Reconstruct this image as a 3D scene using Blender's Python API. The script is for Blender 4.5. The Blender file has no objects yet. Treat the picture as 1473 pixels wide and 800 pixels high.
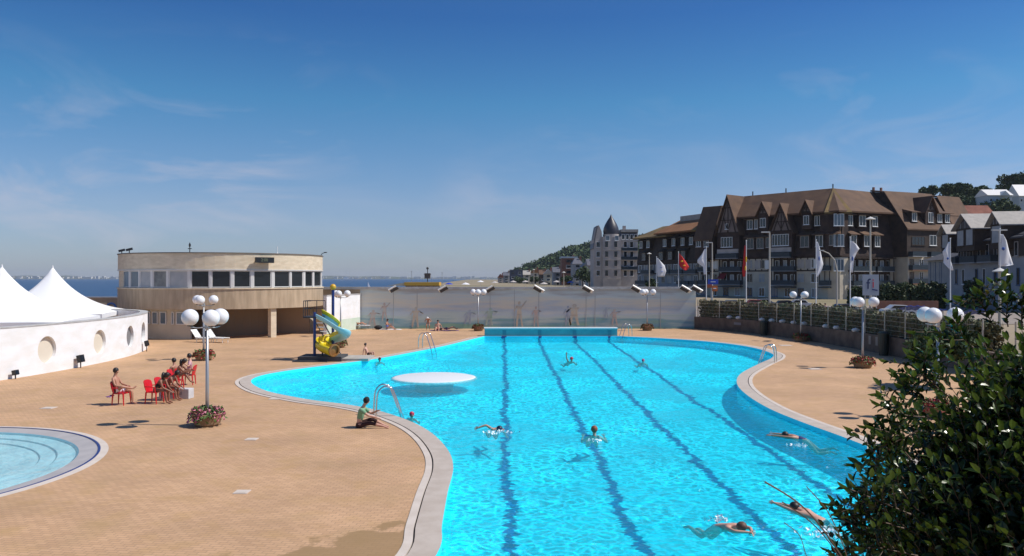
import bpy, bmesh, math, random
from mathutils import Vector, Matrix, Euler
from mathutils.geometry import tessellate_polygon
random.seed(7)
R = math.radians
H = 4.8; F = 1150.0; CX = 736.5; CY = 400.0
WATER = -0.12
sc = bpy.context.scene
col = sc.collection

def G(px, py, z=0.0):
    d = (H - z) * F / (py - CY)
    return Vector(((px - CX) * d / F, d, z))
def XD(px, d): return (px - CX) * d / F
def ZD(py, d): return H - (py - CY) * d / F

# ------------------------------------------------------------------ materials
_m = {}
def mat(name, c, rough=0.7, c2=None, scale=4.0, bump=0.0, metal=0.0, spec=0.5, detail=4.0, contrast=(0.35, 0.65), bscale=None, stretch=None, coat=0.0):
    if name in _m: return _m[name]
    m = bpy.data.materials.new(name); m.use_nodes = True
    nt = m.node_tree; b = nt.nodes['Principled BSDF']
    b.inputs['Base Color'].default_value = (*c, 1); b.inputs['Roughness'].default_value = rough
    b.inputs['Metallic'].default_value = metal; b.inputs['Specular IOR Level'].default_value = spec
    if coat: b.inputs['Coat Weight'].default_value = coat
    if c2 or bump:
        tc = nt.nodes.new('ShaderNodeTexCoord'); mp = nt.nodes.new('ShaderNodeMapping')
        nt.links.new(tc.outputs['Object'], mp.inputs['Vector'])
        if stretch: mp.inputs['Scale'].default_value = stretch
        n = nt.nodes.new('ShaderNodeTexNoise'); n.inputs['Scale'].default_value = scale; n.inputs['Detail'].default_value = detail
        nt.links.new(mp.outputs['Vector'], n.inputs['Vector'])
        if c2:
            r = nt.nodes.new('ShaderNodeValToRGB')
            r.color_ramp.elements[0].position = contrast[0]; r.color_ramp.elements[1].position = contrast[1]
            r.color_ramp.elements[0].color = (*c, 1); r.color_ramp.elements[1].color = (*c2, 1)
            nt.links.new(n.outputs['Fac'], r.inputs['Fac']); nt.links.new(r.outputs['Color'], b.inputs['Base Color'])
        if bump:
            n2 = nt.nodes.new('ShaderNodeTexNoise'); n2.inputs['Scale'].default_value = bscale or scale * 3; n2.inputs['Detail'].default_value = 5
            nt.links.new(mp.outputs['Vector'], n2.inputs['Vector'])
            bp = nt.nodes.new('ShaderNodeBump'); bp.inputs['Strength'].default_value = bump; bp.inputs['Distance'].default_value = 0.05
            nt.links.new(n2.outputs['Fac'], bp.inputs['Height']); nt.links.new(bp.outputs['Normal'], b.inputs['Normal'])
    _m[name] = m; return m

M = dict(
 white_wall=mat('white_plaster', (.84,.85,.88), .85, (.76,.76,.75), .9, .15, stretch=(1,1,2.5)),
 concrete=mat('beige_concrete', (.72,.61,.46), .85, (.60,.50,.36), 1.6, .1, stretch=(1,1,3)),
 concrete_rib=mat('ribbed_concrete', (.50,.38,.26), .85, (.38,.285,.19), 2.2, .15, stretch=(1.6,1.6,.25)),
 grey_wall=mat('mural_base', (.36,.40,.41), .85, (.27,.30,.32), .5, .05),
 cap=mat('cap_concrete', (.50,.50,.49), .8, (.40,.39,.38), 2, .1),
 tan_wall=mat('tan_wall', (.46,.36,.26), .85, (.38,.29,.2), 1.0, .1),
 brown_wall=mat('brown_stone_wall', (.17,.125,.095), .9, (.10,.075,.06), 1.5, .3),
 white=mat('white_paint', (.80,.80,.79), .4),
 globe=mat('opal_globe', (.84,.83,.84), .25),
 tent=mat('tent_fabric', (.86,.85,.85), .55),
 pole=mat('galvanised_pole', (.42,.42,.43), .4, metal=.6),
 steel=mat('stainless_steel', (.62,.62,.64), .18, metal=1.0),
 darkmetal=mat('dark_metal', (.035,.035,.04), .5),
 black=mat('black_plastic', (.012,.012,.014), .45),
 glass=mat('window_glass', (.012,.016,.022), .12, spec=.6),
 glass_blue=mat('blue_glass', (.10,.15,.20), .12, (.16,.2,.24), 1.0, spec=.8),
 blind=mat('white_blind', (.42,.42,.43), .5, (.30,.32,.34), .9),
 alu=mat('aluminium_frame', (.62,.61,.60), .45),
 red=mat('red_plastic', (.62,.012,.02), .35),
 yellow=mat('yellow_plastic', (.75,.58,.02), .35),
 yellow2=mat('yellow_ball', (.68,.36,.02), .4),
 turq=mat('turquoise_plastic', (.36,.62,.66), .35),
 blue=mat('blue_paint', (.015,.03,.16), .4),
 bluebright=mat('blue_sheet', (.02,.06,.42), .5),
 darkgrey=mat('dark_grey_rubber', (.05,.05,.055), .8, (.07,.07,.075), 3),
 palegrey=mat('pale_slab', (.45,.41,.36), .85, (.38,.34,.30), 2),
 bowl=mat('planter_concrete', (.34,.22,.12), .85, (.25,.16,.09), 3, .2),
 green=mat('leaf_green', (.05,.10,.02), .6, (.09,.15,.03), 3),
 binm=mat('bin_green', (.01,.02,.015), .5),
 teal=mat('teal_tiles', (.10,.42,.46), .5, (.07,.34,.40), 1.5),
 slate=mat('slate_roof', (.10,.10,.12), .6, (.14,.14,.16), 2),
 palegrey_roof=mat('pale_grey_roof', (.42,.38,.34), .7, (.34,.31,.28), 1.5),
 brown_roof=mat('brown_tile_roof', (.085,.045,.026), .85, (.145,.078,.042), .5, .2, contrast=(.3,.7)),
 orange_roof=mat('orange_tile_roof', (.21,.09,.03), .85, (.31,.14,.055), .4, .2, contrast=(.3,.7)),
 mossy_roof=mat('mossy_tile_roof', (.12,.08,.03), .85, (.22,.14,.045), .35, .2),
 red_roof=mat('red_tile_roof', (.17,.05,.03), .85, (.24,.08,.05), .6, .2),
 dark_timber=mat('dark_timber', (.030,.018,.012), .8, (.055,.034,.024), 1.2, .2),
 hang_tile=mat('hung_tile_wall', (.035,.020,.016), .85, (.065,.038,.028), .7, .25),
 render=mat('cream_render', (.60,.53,.42), .85, (.48,.42,.34), .5, .05),
 render_grey=mat('grey_render', (.36,.36,.38), .85, (.28,.29,.31), .5, .05),
 stone_pale=mat('pale_stone', (.50,.45,.42), .85, (.40,.36,.34), .6, .05),
 brick=mat('brick', (.24,.11,.07), .85, (.18,.08,.06), 1),
 shutter=mat('blue_shutter', (.07,.12,.22), .5),
 rail=mat('dark_teal_rail', (.02,.035,.05), .5),
 awn=mat('red_awning', (.25,.02,.03), .7),
 trunk=mat('bark', (.09,.065,.045), .9, (.05,.04,.03), 8, .4),
 hair=mat('dark_hair', (.018,.012,.010), .5),
 skin=mat('tanned_skin', (.42,.20,.125), .5, (.46,.23,.15), 6),
 skin_pale=mat('light_skin', (.62,.34,.25), .5, (.56,.30,.21), 6),
 skin_dark=mat('deep_tan_skin', (.26,.11,.065), .5),
 capred=mat('red_cap', (.55,.02,.06), .4), cappink=mat('pink_cap', (.60,.04,.20), .4), capdark=mat('dark_cap', (.01,.015,.05), .4),
 cl_black=mat('black_cloth', (.012,.012,.016), .8), cl_white=mat('white_cloth', (.78,.77,.80), .8),
 cl_green=mat('sage_green_cloth', (.17,.34,.20), .85, (.24,.42,.26), 5), cl_brown=mat('maroon_cloth', (.045,.015,.014), .85),
 cl_navy=mat('navy_cloth', (.02,.03,.14), .8), cl_blue=mat('blue_towel', (.10,.17,.55), .9), cl_red=mat('red_cloth', (.5,.03,.03), .8),
 cl_purple=mat('purple_cloth', (.16,.07,.22), .85), cl_pink=mat('pink_cloth', (.55,.30,.34), .85),
 flagred=mat('red_flag_cloth', (.60,.025,.02), .8), flagyel=mat('yellow_flag_cloth', (.75,.42,.02), .8), flagblue=mat('blue_print', (.06,.13,.40), .8),
 sand=mat('sand', (.42,.32,.22), .95, (.34,.26,.18), .05),
 car_dark=mat('car_paint_dark', (.02,.025,.035), .25, coat=.5), car_white=mat('car_paint_white', (.6,.6,.6), .25, coat=.5),
 car_red=mat('car_paint_red', (.3,.03,.03), .25, coat=.5), car_grey=mat('car_paint_grey', (.22,.23,.25), .25, coat=.5),
 tyre=mat('tyre_rubber', (.02,.02,.02), .8),
)

# ------------------------------------------------------------------ object helpers
def tag(o, label=None, cat=None, group=None, kind=None):
    if label: o['label'] = label
    if cat: o['category'] = cat
    if group: o['group'] = group
    if kind: o['kind'] = kind
    return o
def empty(name, loc=(0,0,0), rz=0, label=None, cat=None, group=None):
    o = bpy.data.objects.new(name, None); col.objects.link(o)
    o.empty_display_size = .2
    o.location = loc; o.rotation_euler = (0,0,rz)
    return tag(o, label, cat, group)
def children(o): return list(o.children)
def copy_tree(o, parent=None):
    c = o.copy(); col.objects.link(c); c.parent = parent
    for ch in children(o): copy_tree(ch, c)
    return c

class MB:
    def __init__(s): s.v = []; s.f = []; s.mi = []; s.cur = 0
    def add(s, vs, fs):
        b = len(s.v); s.v += [tuple(p) for p in vs]
        for f in fs: s.f.append(tuple(i + b for i in f)); s.mi.append(s.cur)
        return s
    def box(s, x0, x1, y0, y1, z0, z1):
        vs = [(x,y,z) for z in (z0,z1) for y in (y0,y1) for x in (x0,x1)]
        return s.add(vs, [(0,2,3,1),(4,5,7,6),(0,1,5,4),(2,6,7,3),(0,4,6,2),(1,3,7,5)])
    def cbox(s, c, size, rot=None):
        hx,hy,hz = size[0]/2,size[1]/2,size[2]/2
        vs = [Vector((x,y,z)) for z in (-hz,hz) for y in (-hy,hy) for x in (-hx,hx)]
        if rot is not None:
            m = rot if isinstance(rot, Matrix) else Euler(rot).to_matrix()
            vs = [m @ v for v in vs]
        vs = [v + Vector(c) for v in vs]
        return s.add(vs, [(0,2,3,1),(4,5,7,6),(0,1,5,4),(2,6,7,3),(0,4,6,2),(1,3,7,5)])
    def prism(s, poly, a, b, axis='x'):
        # poly: 2D points; extruded from a to b along axis. axis x: poly=(y,z); axis y: poly=(x,z); axis z: poly=(x,y)
        n = len(poly)
        def mk(p, t):
            return {'x': (t,p[0],p[1]), 'y': (p[0],t,p[1]), 'z': (p[0],p[1],t)}[axis]
        vs = [mk(p,a) for p in poly] + [mk(p,b) for p in poly]
        fs = [tuple(range(n-1,-1,-1)), tuple(range(n,2*n))] + [(i,(i+1)%n,n+(i+1)%n,n+i) for i in range(n)]
        return s.add(vs, fs)
    def tube(s, pts, rad, n=8, cap=True, closed=False):
        pts = [Vector(p) for p in pts]; k = len(pts)
        rads = rad if isinstance(rad, (list,tuple)) else [rad]*k
        vs = []; up = Vector((0.03,0.05,1)).normalized()
        prev = None
        for i,p in enumerate(pts):
            t = (pts[min(i+1,k-1)] - pts[max(i-1,0)]).normalized()
            if prev is None:
                a = t.cross(up)
                if a.length < .1: a = t.cross(Vector((1,0,0)))
                a.normalize()
            else:
                a = (prev - t*prev.dot(t)).normalized()
            prev = a; b = t.cross(a)
            for j in range(n):
                an = 2*math.pi*j/n
                vs.append(p + (a*math.cos(an)+b*math.sin(an))*rads[i])
        fs = [(i*n+j, i*n+(j+1)%n, (i+1)*n+(j+1)%n, (i+1)*n+j) for i in range(k-1) for j in range(n)]
        if cap: fs += [tuple(range(n-1,-1,-1)), tuple(range((k-1)*n, k*n))]
        return s.add(vs, fs)
    def lathe(s, prof, c=(0,0,0), n=24, a0=0, a1=2*math.pi):
        full = abs(a1-a0-2*math.pi) < 1e-6
        m = n if full else n+1; vs = []
        for r,z in prof:
            for j in range(m):
                an = a0+(a1-a0)*j/n
                vs.append((c[0]+r*math.cos(an), c[1]+r*math.sin(an), c[2]+z))
        fs = []
        for i in range(len(prof)-1):
            for j in range(n):
                j2 = (j+1)%m
                fs.append((i*m+j, i*m+j2, (i+1)*m+j2, (i+1)*m+j))
        return s.add(vs, fs)
    def sphere(s, c, r, n=16, sc_=(1,1,1)):
        prof = [(r*math.sin(math.pi*i/(n//2)), -r*math.cos(math.pi*i/(n//2))) for i in range(n//2+1)]
        prof[0] = (1e-4, prof[0][1]); prof[-1] = (1e-4, prof[-1][1])
        b = len(s.v); s.lathe(prof, (0,0,0), n)
        for i in range(b, len(s.v)):
            v = s.v[i]; s.v[i] = (c[0]+v[0]*sc_[0], c[1]+v[1]*sc_[1], c[2]+v[2]*sc_[2])
        return s
    def build(s, name, m, parent=None, smooth=False, fix=True, loc=None, bevel=0):
        me = bpy.data.meshes.new(name); me.from_pydata(s.v, [], s.f); 
        for mm in (m if isinstance(m,(list,tuple)) else [m]): me.materials.append(mm)
        if isinstance(m,(list,tuple)): me.polygons.foreach_set('material_index', s.mi)
        if fix:
            bm = bmesh.new(); bm.from_mesh(me); bmesh.ops.recalc_face_normals(bm, faces=bm.faces); bm.to_mesh(me); bm.free()
        if smooth: me.polygons.foreach_set('use_smooth', [True]*len(me.polygons))
        me.update()
        o = bpy.data.objects.new(name, me); col.objects.link(o)
        if parent: o.parent = parent
        if loc: o.location = loc
        if bevel:
            b = o.modifiers.new('b','BEVEL'); b.width = bevel; b.segments = 2
        return o

def catmull(pts, per=8, closed=True):
    n = len(pts); out = []
    rng = range(n) if closed else range(n-1)
    for i in rng:
        if closed: p0,p1,p2,p3 = pts[i-1],pts[i],pts[(i+1)%n],pts[(i+2)%n]
        else: p0,p1,p2,p3 = pts[max(i-1,0)],pts[i],pts[i+1],pts[min(i+2,n-1)]
        for k in range(per):
            t = k/per
            out.append(0.5*((2*p1)+(p2-p0)*t+(2*p0-5*p1+4*p2-p3)*t*t+(3*p1-p0-3*p2+p3)*t**3))
    if not closed: out.append(pts[-1].copy())
    return out
def offset_loop(loop, d, closed=True):
    n = len(loop); out = []
    for i in range(n):
        a = loop[i-1] if (closed or i>0) else loop[i]; b = loop[(i+1)%n] if (closed or i<n-1) else loop[i]
        t = (b-a); t.z = 0; t.normalize()
        out.append(Vector((loop[i].x + t.y*d, loop[i].y - t.x*d, loop[i].z)))
    return out
def area(loop): return .5*sum(loop[i-1].x*loop[i].y - loop[i].x*loop[i-1].y for i in range(len(loop)))
def ring_mesh(a, b, z, mb=None, za=None):
    mb = mb or MB(); n = len(a)
    vs = [(p.x,p.y,z if za is None else za) for p in a] + [(p.x,p.y,z) for p in b]
    mb.add(vs, [(i,(i+1)%n,n+(i+1)%n,n+i) for i in range(n)])
    return mb
def sheet(loops, z, name, m, zf=None):
    loops = [[Vector((p.x,p.y,0)) for p in l] for l in loops]
    tris = tessellate_polygon(loops)
    pts = [p for l in loops for p in l]
    mb = MB()
    fs = []
    for t in tris:
        a,b,c = (pts[i] for i in t)
        ar = (b-a).cross(c-a).z
        if abs(ar) < 1e-9: continue
        fs.append(tuple(t) if ar > 0 else tuple(reversed(t)))
    mb.add([(p.x,p.y,zf(p) if zf else z) for p in pts], fs)
    return mb.build(name, m, fix=False)

# ------------------------------------------------------------------ camera, world, light
cam = bpy.data.objects.new('camera', bpy.data.cameras.new('camera')); col.objects.link(cam)
cam.location = (0,0,H); cam.rotation_euler = (R(90),0,0)
cam.data.sensor_width = 36; cam.data.lens = F/1473*36; cam.data.clip_end = 30000; cam.data.clip_start = .05
sc.camera = cam
SUN_EL = R(51.5); SUN_AZ = R(90)     # sun stands to the right (+x)
sun = bpy.data.objects.new('sun', bpy.data.lights.new('sun','SUN')); col.objects.link(sun)
sun.data.energy = 4.6; sun.data.angle = R(.55); sun.data.color = (1,.95,.87)
sd = Vector((math.cos(SUN_EL)*math.sin(SUN_AZ), -.045, math.sin(SUN_EL))).normalized()
sun.rotation_euler = sd.to_track_quat('Z','Y').to_euler()
w = bpy.data.worlds.new('World'); sc.world = w; w.use_nodes = True
nt = w.node_tree; bg = nt.nodes['Background']
sky = nt.nodes.new('ShaderNodeTexSky'); sky.sky_type = 'NISHITA'; sky.sun_disc = False
sky.sun_elevation = SUN_EL; sky.sun_rotation = SUN_AZ; sky.altitude = 0; sky.air_density = 1.0; sky.dust_density = .35; sky.ozone_density = 4.0
# thin cirrus wisps by view direction
tc = nt.nodes.new('ShaderNodeTexCoord')
def noise(vec, scale, detail=6, dist=0, rough=.55):
    n = nt.nodes.new('ShaderNodeTexNoise'); n.inputs['Scale'].default_value = scale; n.inputs['Detail'].default_value = detail
    n.inputs['Distortion'].default_value = dist; n.inputs['Roughness'].default_value = rough
    nt.links.new(vec, n.inputs['Vector']); return n.outputs['Fac']
def wm(op, a, b=None, c=None):
    n = nt.nodes.new('ShaderNodeMath'); n.operation = op
    for i,x in enumerate((a,b,c)):
        if x is None: continue
        if isinstance(x,(int,float)): n.inputs[i].default_value = x
        else: nt.links.new(x, n.inputs[i])
    return n.outputs[0]
mp = nt.nodes.new('ShaderNodeMapping'); mp.vector_type='POINT'; mp.inputs['Scale'].default_value = (2.2,2.2,7.0); mp.inputs['Rotation'].default_value=(0,R(24),0)
nt.links.new(tc.outputs['Generated'], mp.inputs['Vector'])
f1 = noise(mp.outputs['Vector'], 1.7, 7, 1.2, .6)
f2 = noise(tc.outputs['Generated'], 2.6, 2)
sx = nt.nodes.new('ShaderNodeSeparateXYZ'); nt.links.new(tc.outputs['Generated'], sx.inputs[0])
mr = nt.nodes.new('ShaderNodeMapRange'); nt.links.new(f1, mr.inputs[0]); mr.inputs[1].default_value=.50; mr.inputs[2].default_value=.85
mr2 = nt.nodes.new('ShaderNodeMapRange'); nt.links.new(f2, mr2.inputs[0]); mr2.inputs[1].default_value=.40; mr2.inputs[2].default_value=.62
band = nt.nodes.new('ShaderNodeMapRange'); nt.links.new(sx.outputs[2], band.inputs[0]); band.inputs[1].default_value=.30; band.inputs[2].default_value=.12
cl = wm('MULTIPLY', wm('MULTIPLY', mr.outputs[0], mr2.outputs[0]), wm('MULTIPLY', band.outputs[0], .7))
hsv = nt.nodes.new('ShaderNodeHueSaturation'); hsv.inputs['Saturation'].default_value = 1.0; hsv.inputs['Hue'].default_value=.5
nt.links.new(sky.outputs[0], hsv.inputs['Color'])
mx = nt.nodes.new('ShaderNodeMix'); mx.data_type='RGBA'; ev = nt.nodes.new('ShaderNodeValToRGB'); nt.links.new(sx.outputs[2], ev.inputs['Fac'])
cst = [(0.0,(.64,.72,1.0)),(.087,(.74,.80,1.0)),(.15,(.58,.80,1.0)),(.212,(.40,.80,1.0)),(.31,(.26,.58,.93)),(.6,(.55,.75,1.0))]
ev.color_ramp.elements[0].position = 0; ev.color_ramp.elements[0].color = (*cst[0][1],1); ev.color_ramp.elements[1].position = .6; ev.color_ramp.elements[1].color = (*cst[-1][1],1)
for q_,c_ in cst[1:-1]:
    e_ = ev.color_ramp.elements.new(q_); e_.color = (*c_,1)
gm_ = nt.nodes.new('ShaderNodeMix'); gm_.data_type='RGBA'; gm_.blend_type='MULTIPLY'; gm_.inputs[0].default_value=1
nt.links.new(hsv.outputs[0], gm_.inputs[6]); nt.links.new(ev.outputs['Color'], gm_.inputs[7])
nt.links.new(cl, mx.inputs[0]); nt.links.new(gm_.outputs[2], mx.inputs[6])
mx.inputs[7].default_value = (6.0,5.8,6.6,1)
nt.links.new(mx.outputs[2], bg.inputs['Color'])
bg.inputs['Strength'].default_value = .100
sc.view_settings.view_transform = 'Standard'; sc.view_settings.look = 'None'; sc.view_settings.exposure = 0; sc.view_settings.gamma = 1
sc.cycles.use_denoising = True
sc.cycles.max_bounces = 6; sc.cycles.transparent_max_bounces = 12; sc.cycles.volume_bounces = 0
sc.cycles.caustics_reflective = False; sc.cycles.caustics_refractive = False
sc.cycles.sample_clamp_indirect = 4

# ------------------------------------------------------------------ main pool
pp = [(697,484),(640,498),(590,508),(540,517),(480,525),(420,533),(376,541),(361,550),(383,563),(440,575),(500,583),(545,592),(590,607),(622,625),(645,650),(652,675),(644,710),(636,755),(628,800)]
left = [G(*p) for p in pp] + [Vector((-1.9,10.5,0)), Vector((-1.6,8.2,0))]
rp = [(888,484),(950,487),(1020,492),(1075,499),(1108,508),(1111,515),(1094,523),(1066,538),(1060,552),(1073,568),(1105,588),(1150,607),(1205,627),(1257,647)]
right = [G(*p) for p in rp] + [Vector((10.6,18,0)), Vector((11.3,13,0)), Vector((11.2,8.2,0))]
loopc = catmull(left, 6, False) + catmull(list(reversed(right)), 6, False)
if area(loopc) < 0: loopc.reverse()
pool = loopc
coping_o = offset_loop(pool, .50); groove_o = offset_loop(pool, .535); border_o = offset_loop(pool, .70)
sp_c = Vector((-16.8,19.85,0))
def circ(c, r, n=96): return [Vector((c.x+r*math.cos(2*math.pi*i/n), c.y+r*math.sin(2*math.pi*i/n), 0)) for i in range(n)]

def deck_material():
    m = bpy.data.materials.new('tan_pavers'); m.use_nodes = True; t = m.node_tree; b = t.nodes['Principled BSDF']
    L = t.links.new
    tc = t.nodes.new('ShaderNodeTexCoord')
    mp = t.nodes.new('ShaderNodeMapping'); mp.inputs['Rotation'].default_value=(0,0,R(8)); L(tc.outputs['Object'], mp.inputs[0])
    br = t.nodes.new('ShaderNodeTexBrick'); br.inputs['Scale'].default_value = 1.0
    br.inputs['Brick Width'].default_value=.22; br.inputs['Row Height'].default_value=.11; br.inputs['Mortar Size'].default_value=.007
    br.inputs['Color1'].default_value=(.565,.345,.195,1); br.inputs['Color2'].default_value=(.475,.285,.155,1); br.inputs['Mortar'].default_value=(.34,.215,.125,1); br.inputs['Bias'].default_value=-.2
    L(mp.outputs[0], br.inputs['Vector'])
    n = t.nodes.new('ShaderNodeTexNoise'); n.inputs['Scale'].default_value=.35; n.inputs['Detail'].default_value=6; L(tc.outputs['Object'], n.inputs['Vector'])
    r = t.nodes.new('ShaderNodeMapRange'); L(n.outputs['Fac'], r.inputs[0]); r.inputs[1].default_value=.3; r.inputs[2].default_value=.7; r.inputs[3].default_value=.86; r.inputs[4].default_value=1.12
    mul = t.nodes.new('ShaderNodeMix'); mul.data_type='RGBA'; mul.blend_type='MULTIPLY'; mul.inputs[0].default_value=1
    L(br.outputs['Color'], mul.inputs[6]); L(r.outputs[0], mul.inputs[7])
    # stains
    n2 = t.nodes.new('ShaderNodeTexNoise'); n2.inputs['Scale'].default_value=1.3; n2.inputs['Detail'].default_value=8; L(tc.outputs['Object'], n2.inputs['Vector'])
    r2 = t.nodes.new('ShaderNodeMapRange'); L(n2.outputs['Fac'], r2.inputs[0]); r2.inputs[1].default_value=.50; r2.inputs[2].default_value=.72; r2.inputs[3].default_value=0; r2.inputs[4].default_value=.45
    st = t.nodes.new('ShaderNodeMix'); st.data_type='RGBA'; L(r2.outputs[0], st.inputs[0]); L(mul.outputs[2], st.inputs[6]); st.inputs[7].default_value=(.44,.27,.10,1)
    n4 = t.nodes.new('ShaderNodeTexNoise'); n4.inputs['Scale'].default_value=.55; n4.inputs['Detail'].default_value=9; n4.inputs['Roughness'].default_value=.65; n4.inputs['Distortion'].default_value=.4; L(tc.outputs['Object'], n4.inputs['Vector'])
    r4 = t.nodes.new('ShaderNodeMapRange'); L(n4.outputs['Fac'], r4.inputs[0]); r4.inputs[1].default_value=.52; r4.inputs[2].default_value=.70; r4.inputs[3].default_value=0; r4.inputs[4].default_value=.42
    s4 = t.nodes.new('ShaderNodeMix'); s4.data_type='RGBA'; L(r4.outputs[0], s4.inputs[0]); L(st.outputs[2], s4.inputs[6]); s4.inputs[7].default_value=(.38,.25,.125,1)
    st = s4
    # wet patch beside the coping near the camera
    sep = t.nodes.new('ShaderNodeSeparateXYZ'); L(tc.outputs['Object'], sep.inputs[0])
    def mt(op,a,b_=None):
        q = t.nodes.new('ShaderNodeMath'); q.operation=op
        for i,x in enumerate((a,b_)):
            if x is None: continue
            if isinstance(x,(int,float)): q.inputs[i].default_value=x
            else: L(x,q.inputs[i])
        return q.outputs[0]
    # distance along a line from (-2.2,15.8) sloping to (-4.5,13)
    dd = mt('ADD', mt('MULTIPLY', mt('ADD', sep.outputs[0], 2.9), .55), mt('MULTIPLY', mt('SUBTRACT', 15.0, sep.outputs[1]), .75))
    dd = mt('ADD', dd, mt('MULTIPLY', mt('SUBTRACT', n2.outputs['Fac'], .5), 3.0))
    r3 = t.nodes.new('ShaderNodeMapRange'); L(dd, r3.inputs[0]); r3.inputs[1].default_value=0.0; r3.inputs[2].default_value=.12; r3.inputs[4].default_value=.75
    lim = t.nodes.new('ShaderNodeMapRange'); L(sep.outputs[0], lim.inputs[0]); lim.inputs[1].default_value=-6.5; lim.inputs[2].default_value=-4.5
    lim2 = mt('LESS_THAN', sep.outputs[0], 2.0)
    wet = mt('MULTIPLY', mt('MULTIPLY', r3.outputs[0], lim.outputs[0]), lim2)
    wt = t.nodes.new('ShaderNodeMix'); wt.data_type='RGBA'; L(wet, wt.inputs[0]); L(st.outputs[2], wt.inputs[6]); wt.inputs[7].default_value=(.29,.18,.075,1)
    L(wt.outputs[2], b.inputs['Base Color'])
    rr = t.nodes.new('ShaderNodeMapRange'); L(wet, rr.inputs[0]); rr.inputs[3].default_value=.85; rr.inputs[4].default_value=.6; L(rr.outputs[0], b.inputs['Roughness'])
    bp = t.nodes.new('ShaderNodeBump'); bp.inputs['Strength'].default_value=.35; bp.inputs['Distance'].default_value=.01; bp.invert=True
    L(br.outputs['Fac'], bp.inputs['Height']); L(bp.outputs[0], b.inputs['Normal'])
    return m
DECK = deck_material()
outer = [Vector((-60,-12,0)), Vector((25.4,-12,0)), Vector((25.4,60,0)), Vector((22.0,77.5,0)), Vector((-60,77.5,0))]
deck = sheet([outer, list(reversed(border_o)), list(reversed(circ(sp_c, 6.06)))], 0, 'pool_deck', DECK); tag(deck, kind='structure')
# skirt under the deck edge
mb = MB(); n=len(outer); mb.add([(p.x,p.y,0) for p in outer]+[(p.x,p.y,-2.8) for p in outer], [(i,(i+1)%n,n+(i+1)%n,n+i) for i in range(n)])
tag(mb.build('deck_edge', M['cap']), kind='structure')
COP = mat('coping_stone', (.50,.43,.37), .8, (.44,.37,.31), 2.5, .15)
BORD = mat('pale_border', (.62,.54,.47), .8, (.55,.47,.40), 2.0, .1)
mb = MB(); ring_mesh(pool, coping_o, .03, mb); ring_mesh(coping_o, coping_o, 0, mb, .03)
cop = mb.build('pool_coping', COP, fix=False); tag(cop, kind='structure')
mb = MB(); ring_mesh(coping_o, groove_o, -.02, mb); tag(mb.build('coping_groove', M['darkgrey'], fix=False), kind='structure')
mb = MB(); ring_mesh(groove_o, border_o, .02, mb); ring_mesh(border_o, border_o, -.01, mb, .02); ring_mesh(groove_o, groove_o, -.03, mb, .02)
tag(mb.build('coping_border', BORD, fix=False), kind='structure')
# depth of the pool floor
def floor_z(y): return -(.50 + (66-min(max(y,8),66))/58.0*.62)
# lane lines: pixel end points on the floor
def floor_hit(px, py):
    z = -1.0
    for _ in range(20):
        d = (H - z)*F/(py-CY); z = floor_z(d)
    return Vector(((px-CX)*d/F, d, z))
lanes = []
for (a,b) in [((725.5,494),(731,800)), ((777,494),(930,800)), ((831,497),(1140,800)), ((885,498),(1203,715))]:
    p, q = floor_hit(*a), floor_hit(*b)
    k = (p.x-q.x)/(p.y-q.y); lanes.append((q.x-k*q.y, k))
def floor_material():
    m = bpy.data.materials.new('pool_lining'); m.use_nodes=True; t=m.node_tree; b=t.nodes['Principled BSDF']; L=t.links.new
    geo = t.nodes.new('ShaderNodeNewGeometry'); sep = t.nodes.new('ShaderNodeSeparateXYZ'); L(geo.outputs['Position'], sep.inputs[0])
    def mt(op,a,b_=None,c=None):
        q=t.nodes.new('ShaderNodeMath'); q.operation=op
        for i,x in enumerate((a,b_,c)):
            if x is None: continue
            if isinstance(x,(int,float)): q.inputs[i].default_value=x
            else: L(x,q.inputs[i])
        return q.outputs[0]
    n=t.nodes.new('ShaderNodeTexNoise'); n.inputs['Scale'].default_value=1.5; n.inputs['Detail'].default_value=5; n.inputs['Roughness'].default_value=.7; mpp=t.nodes.new('ShaderNodeMapping'); mpp.inputs['Scale'].default_value=(1,2.2,1); L(geo.outputs['Position'], mpp.inputs[0]); L(mpp.outputs[0], n.inputs['Vector'])
    n1=t.nodes.new('ShaderNodeTexNoise'); n1.inputs['Scale'].default_value=.28; n1.inputs['Detail'].default_value=1; L(geo.outputs['Position'], n1.inputs['Vector'])
    wob = mt('ADD', mt('MULTIPLY', mt('SUBTRACT', n.outputs['Fac'], .5), 1.0), mt('MULTIPLY', mt('SUBTRACT', n1.outputs['Fac'], .5), .5))
    acc=None
    for (a,k) in lanes:
        e = mt('ABSOLUTE', mt('ADD', mt('SUBTRACT', sep.outputs[0], mt('MULTIPLY_ADD', sep.outputs[1], k, a)), wob))
        s = t.nodes.new('ShaderNodeMapRange'); L(e, s.inputs[0]); s.inputs[1].default_value=.145; s.inputs[2].default_value=.115
        acc = s.outputs[0] if acc is None else mt('MAXIMUM', acc, s.outputs[0])
    acc = mt('MULTIPLY', acc, mt('GREATER_THAN', sep.outputs[1], 10.5))
    br = t.nodes.new('ShaderNodeTexNoise'); br.inputs['Scale'].default_value=.15; L(geo.outputs['Position'], br.inputs['Vector'])
    cr = t.nodes.new('ShaderNodeMix'); cr.data_type='RGBA'; L(br.outputs['Fac'], cr.inputs[0]); cr.inputs[6].default_value=(.02,.76,.93,1); cr.inputs[7].default_value=(.03,.83,.96,1)
    mx=t.nodes.new('ShaderNodeMix'); mx.data_type='RGBA'; L(acc, mx.inputs[0]); L(cr.outputs[2], mx.inputs[6]); mx.inputs[7].default_value=(.0,.055,.26,1)
    L(mx.outputs[2], b.inputs['Base Color']); b.inputs['Roughness'].default_value=.6
    return m
FLOOR = floor_material()
inner = pool
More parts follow.
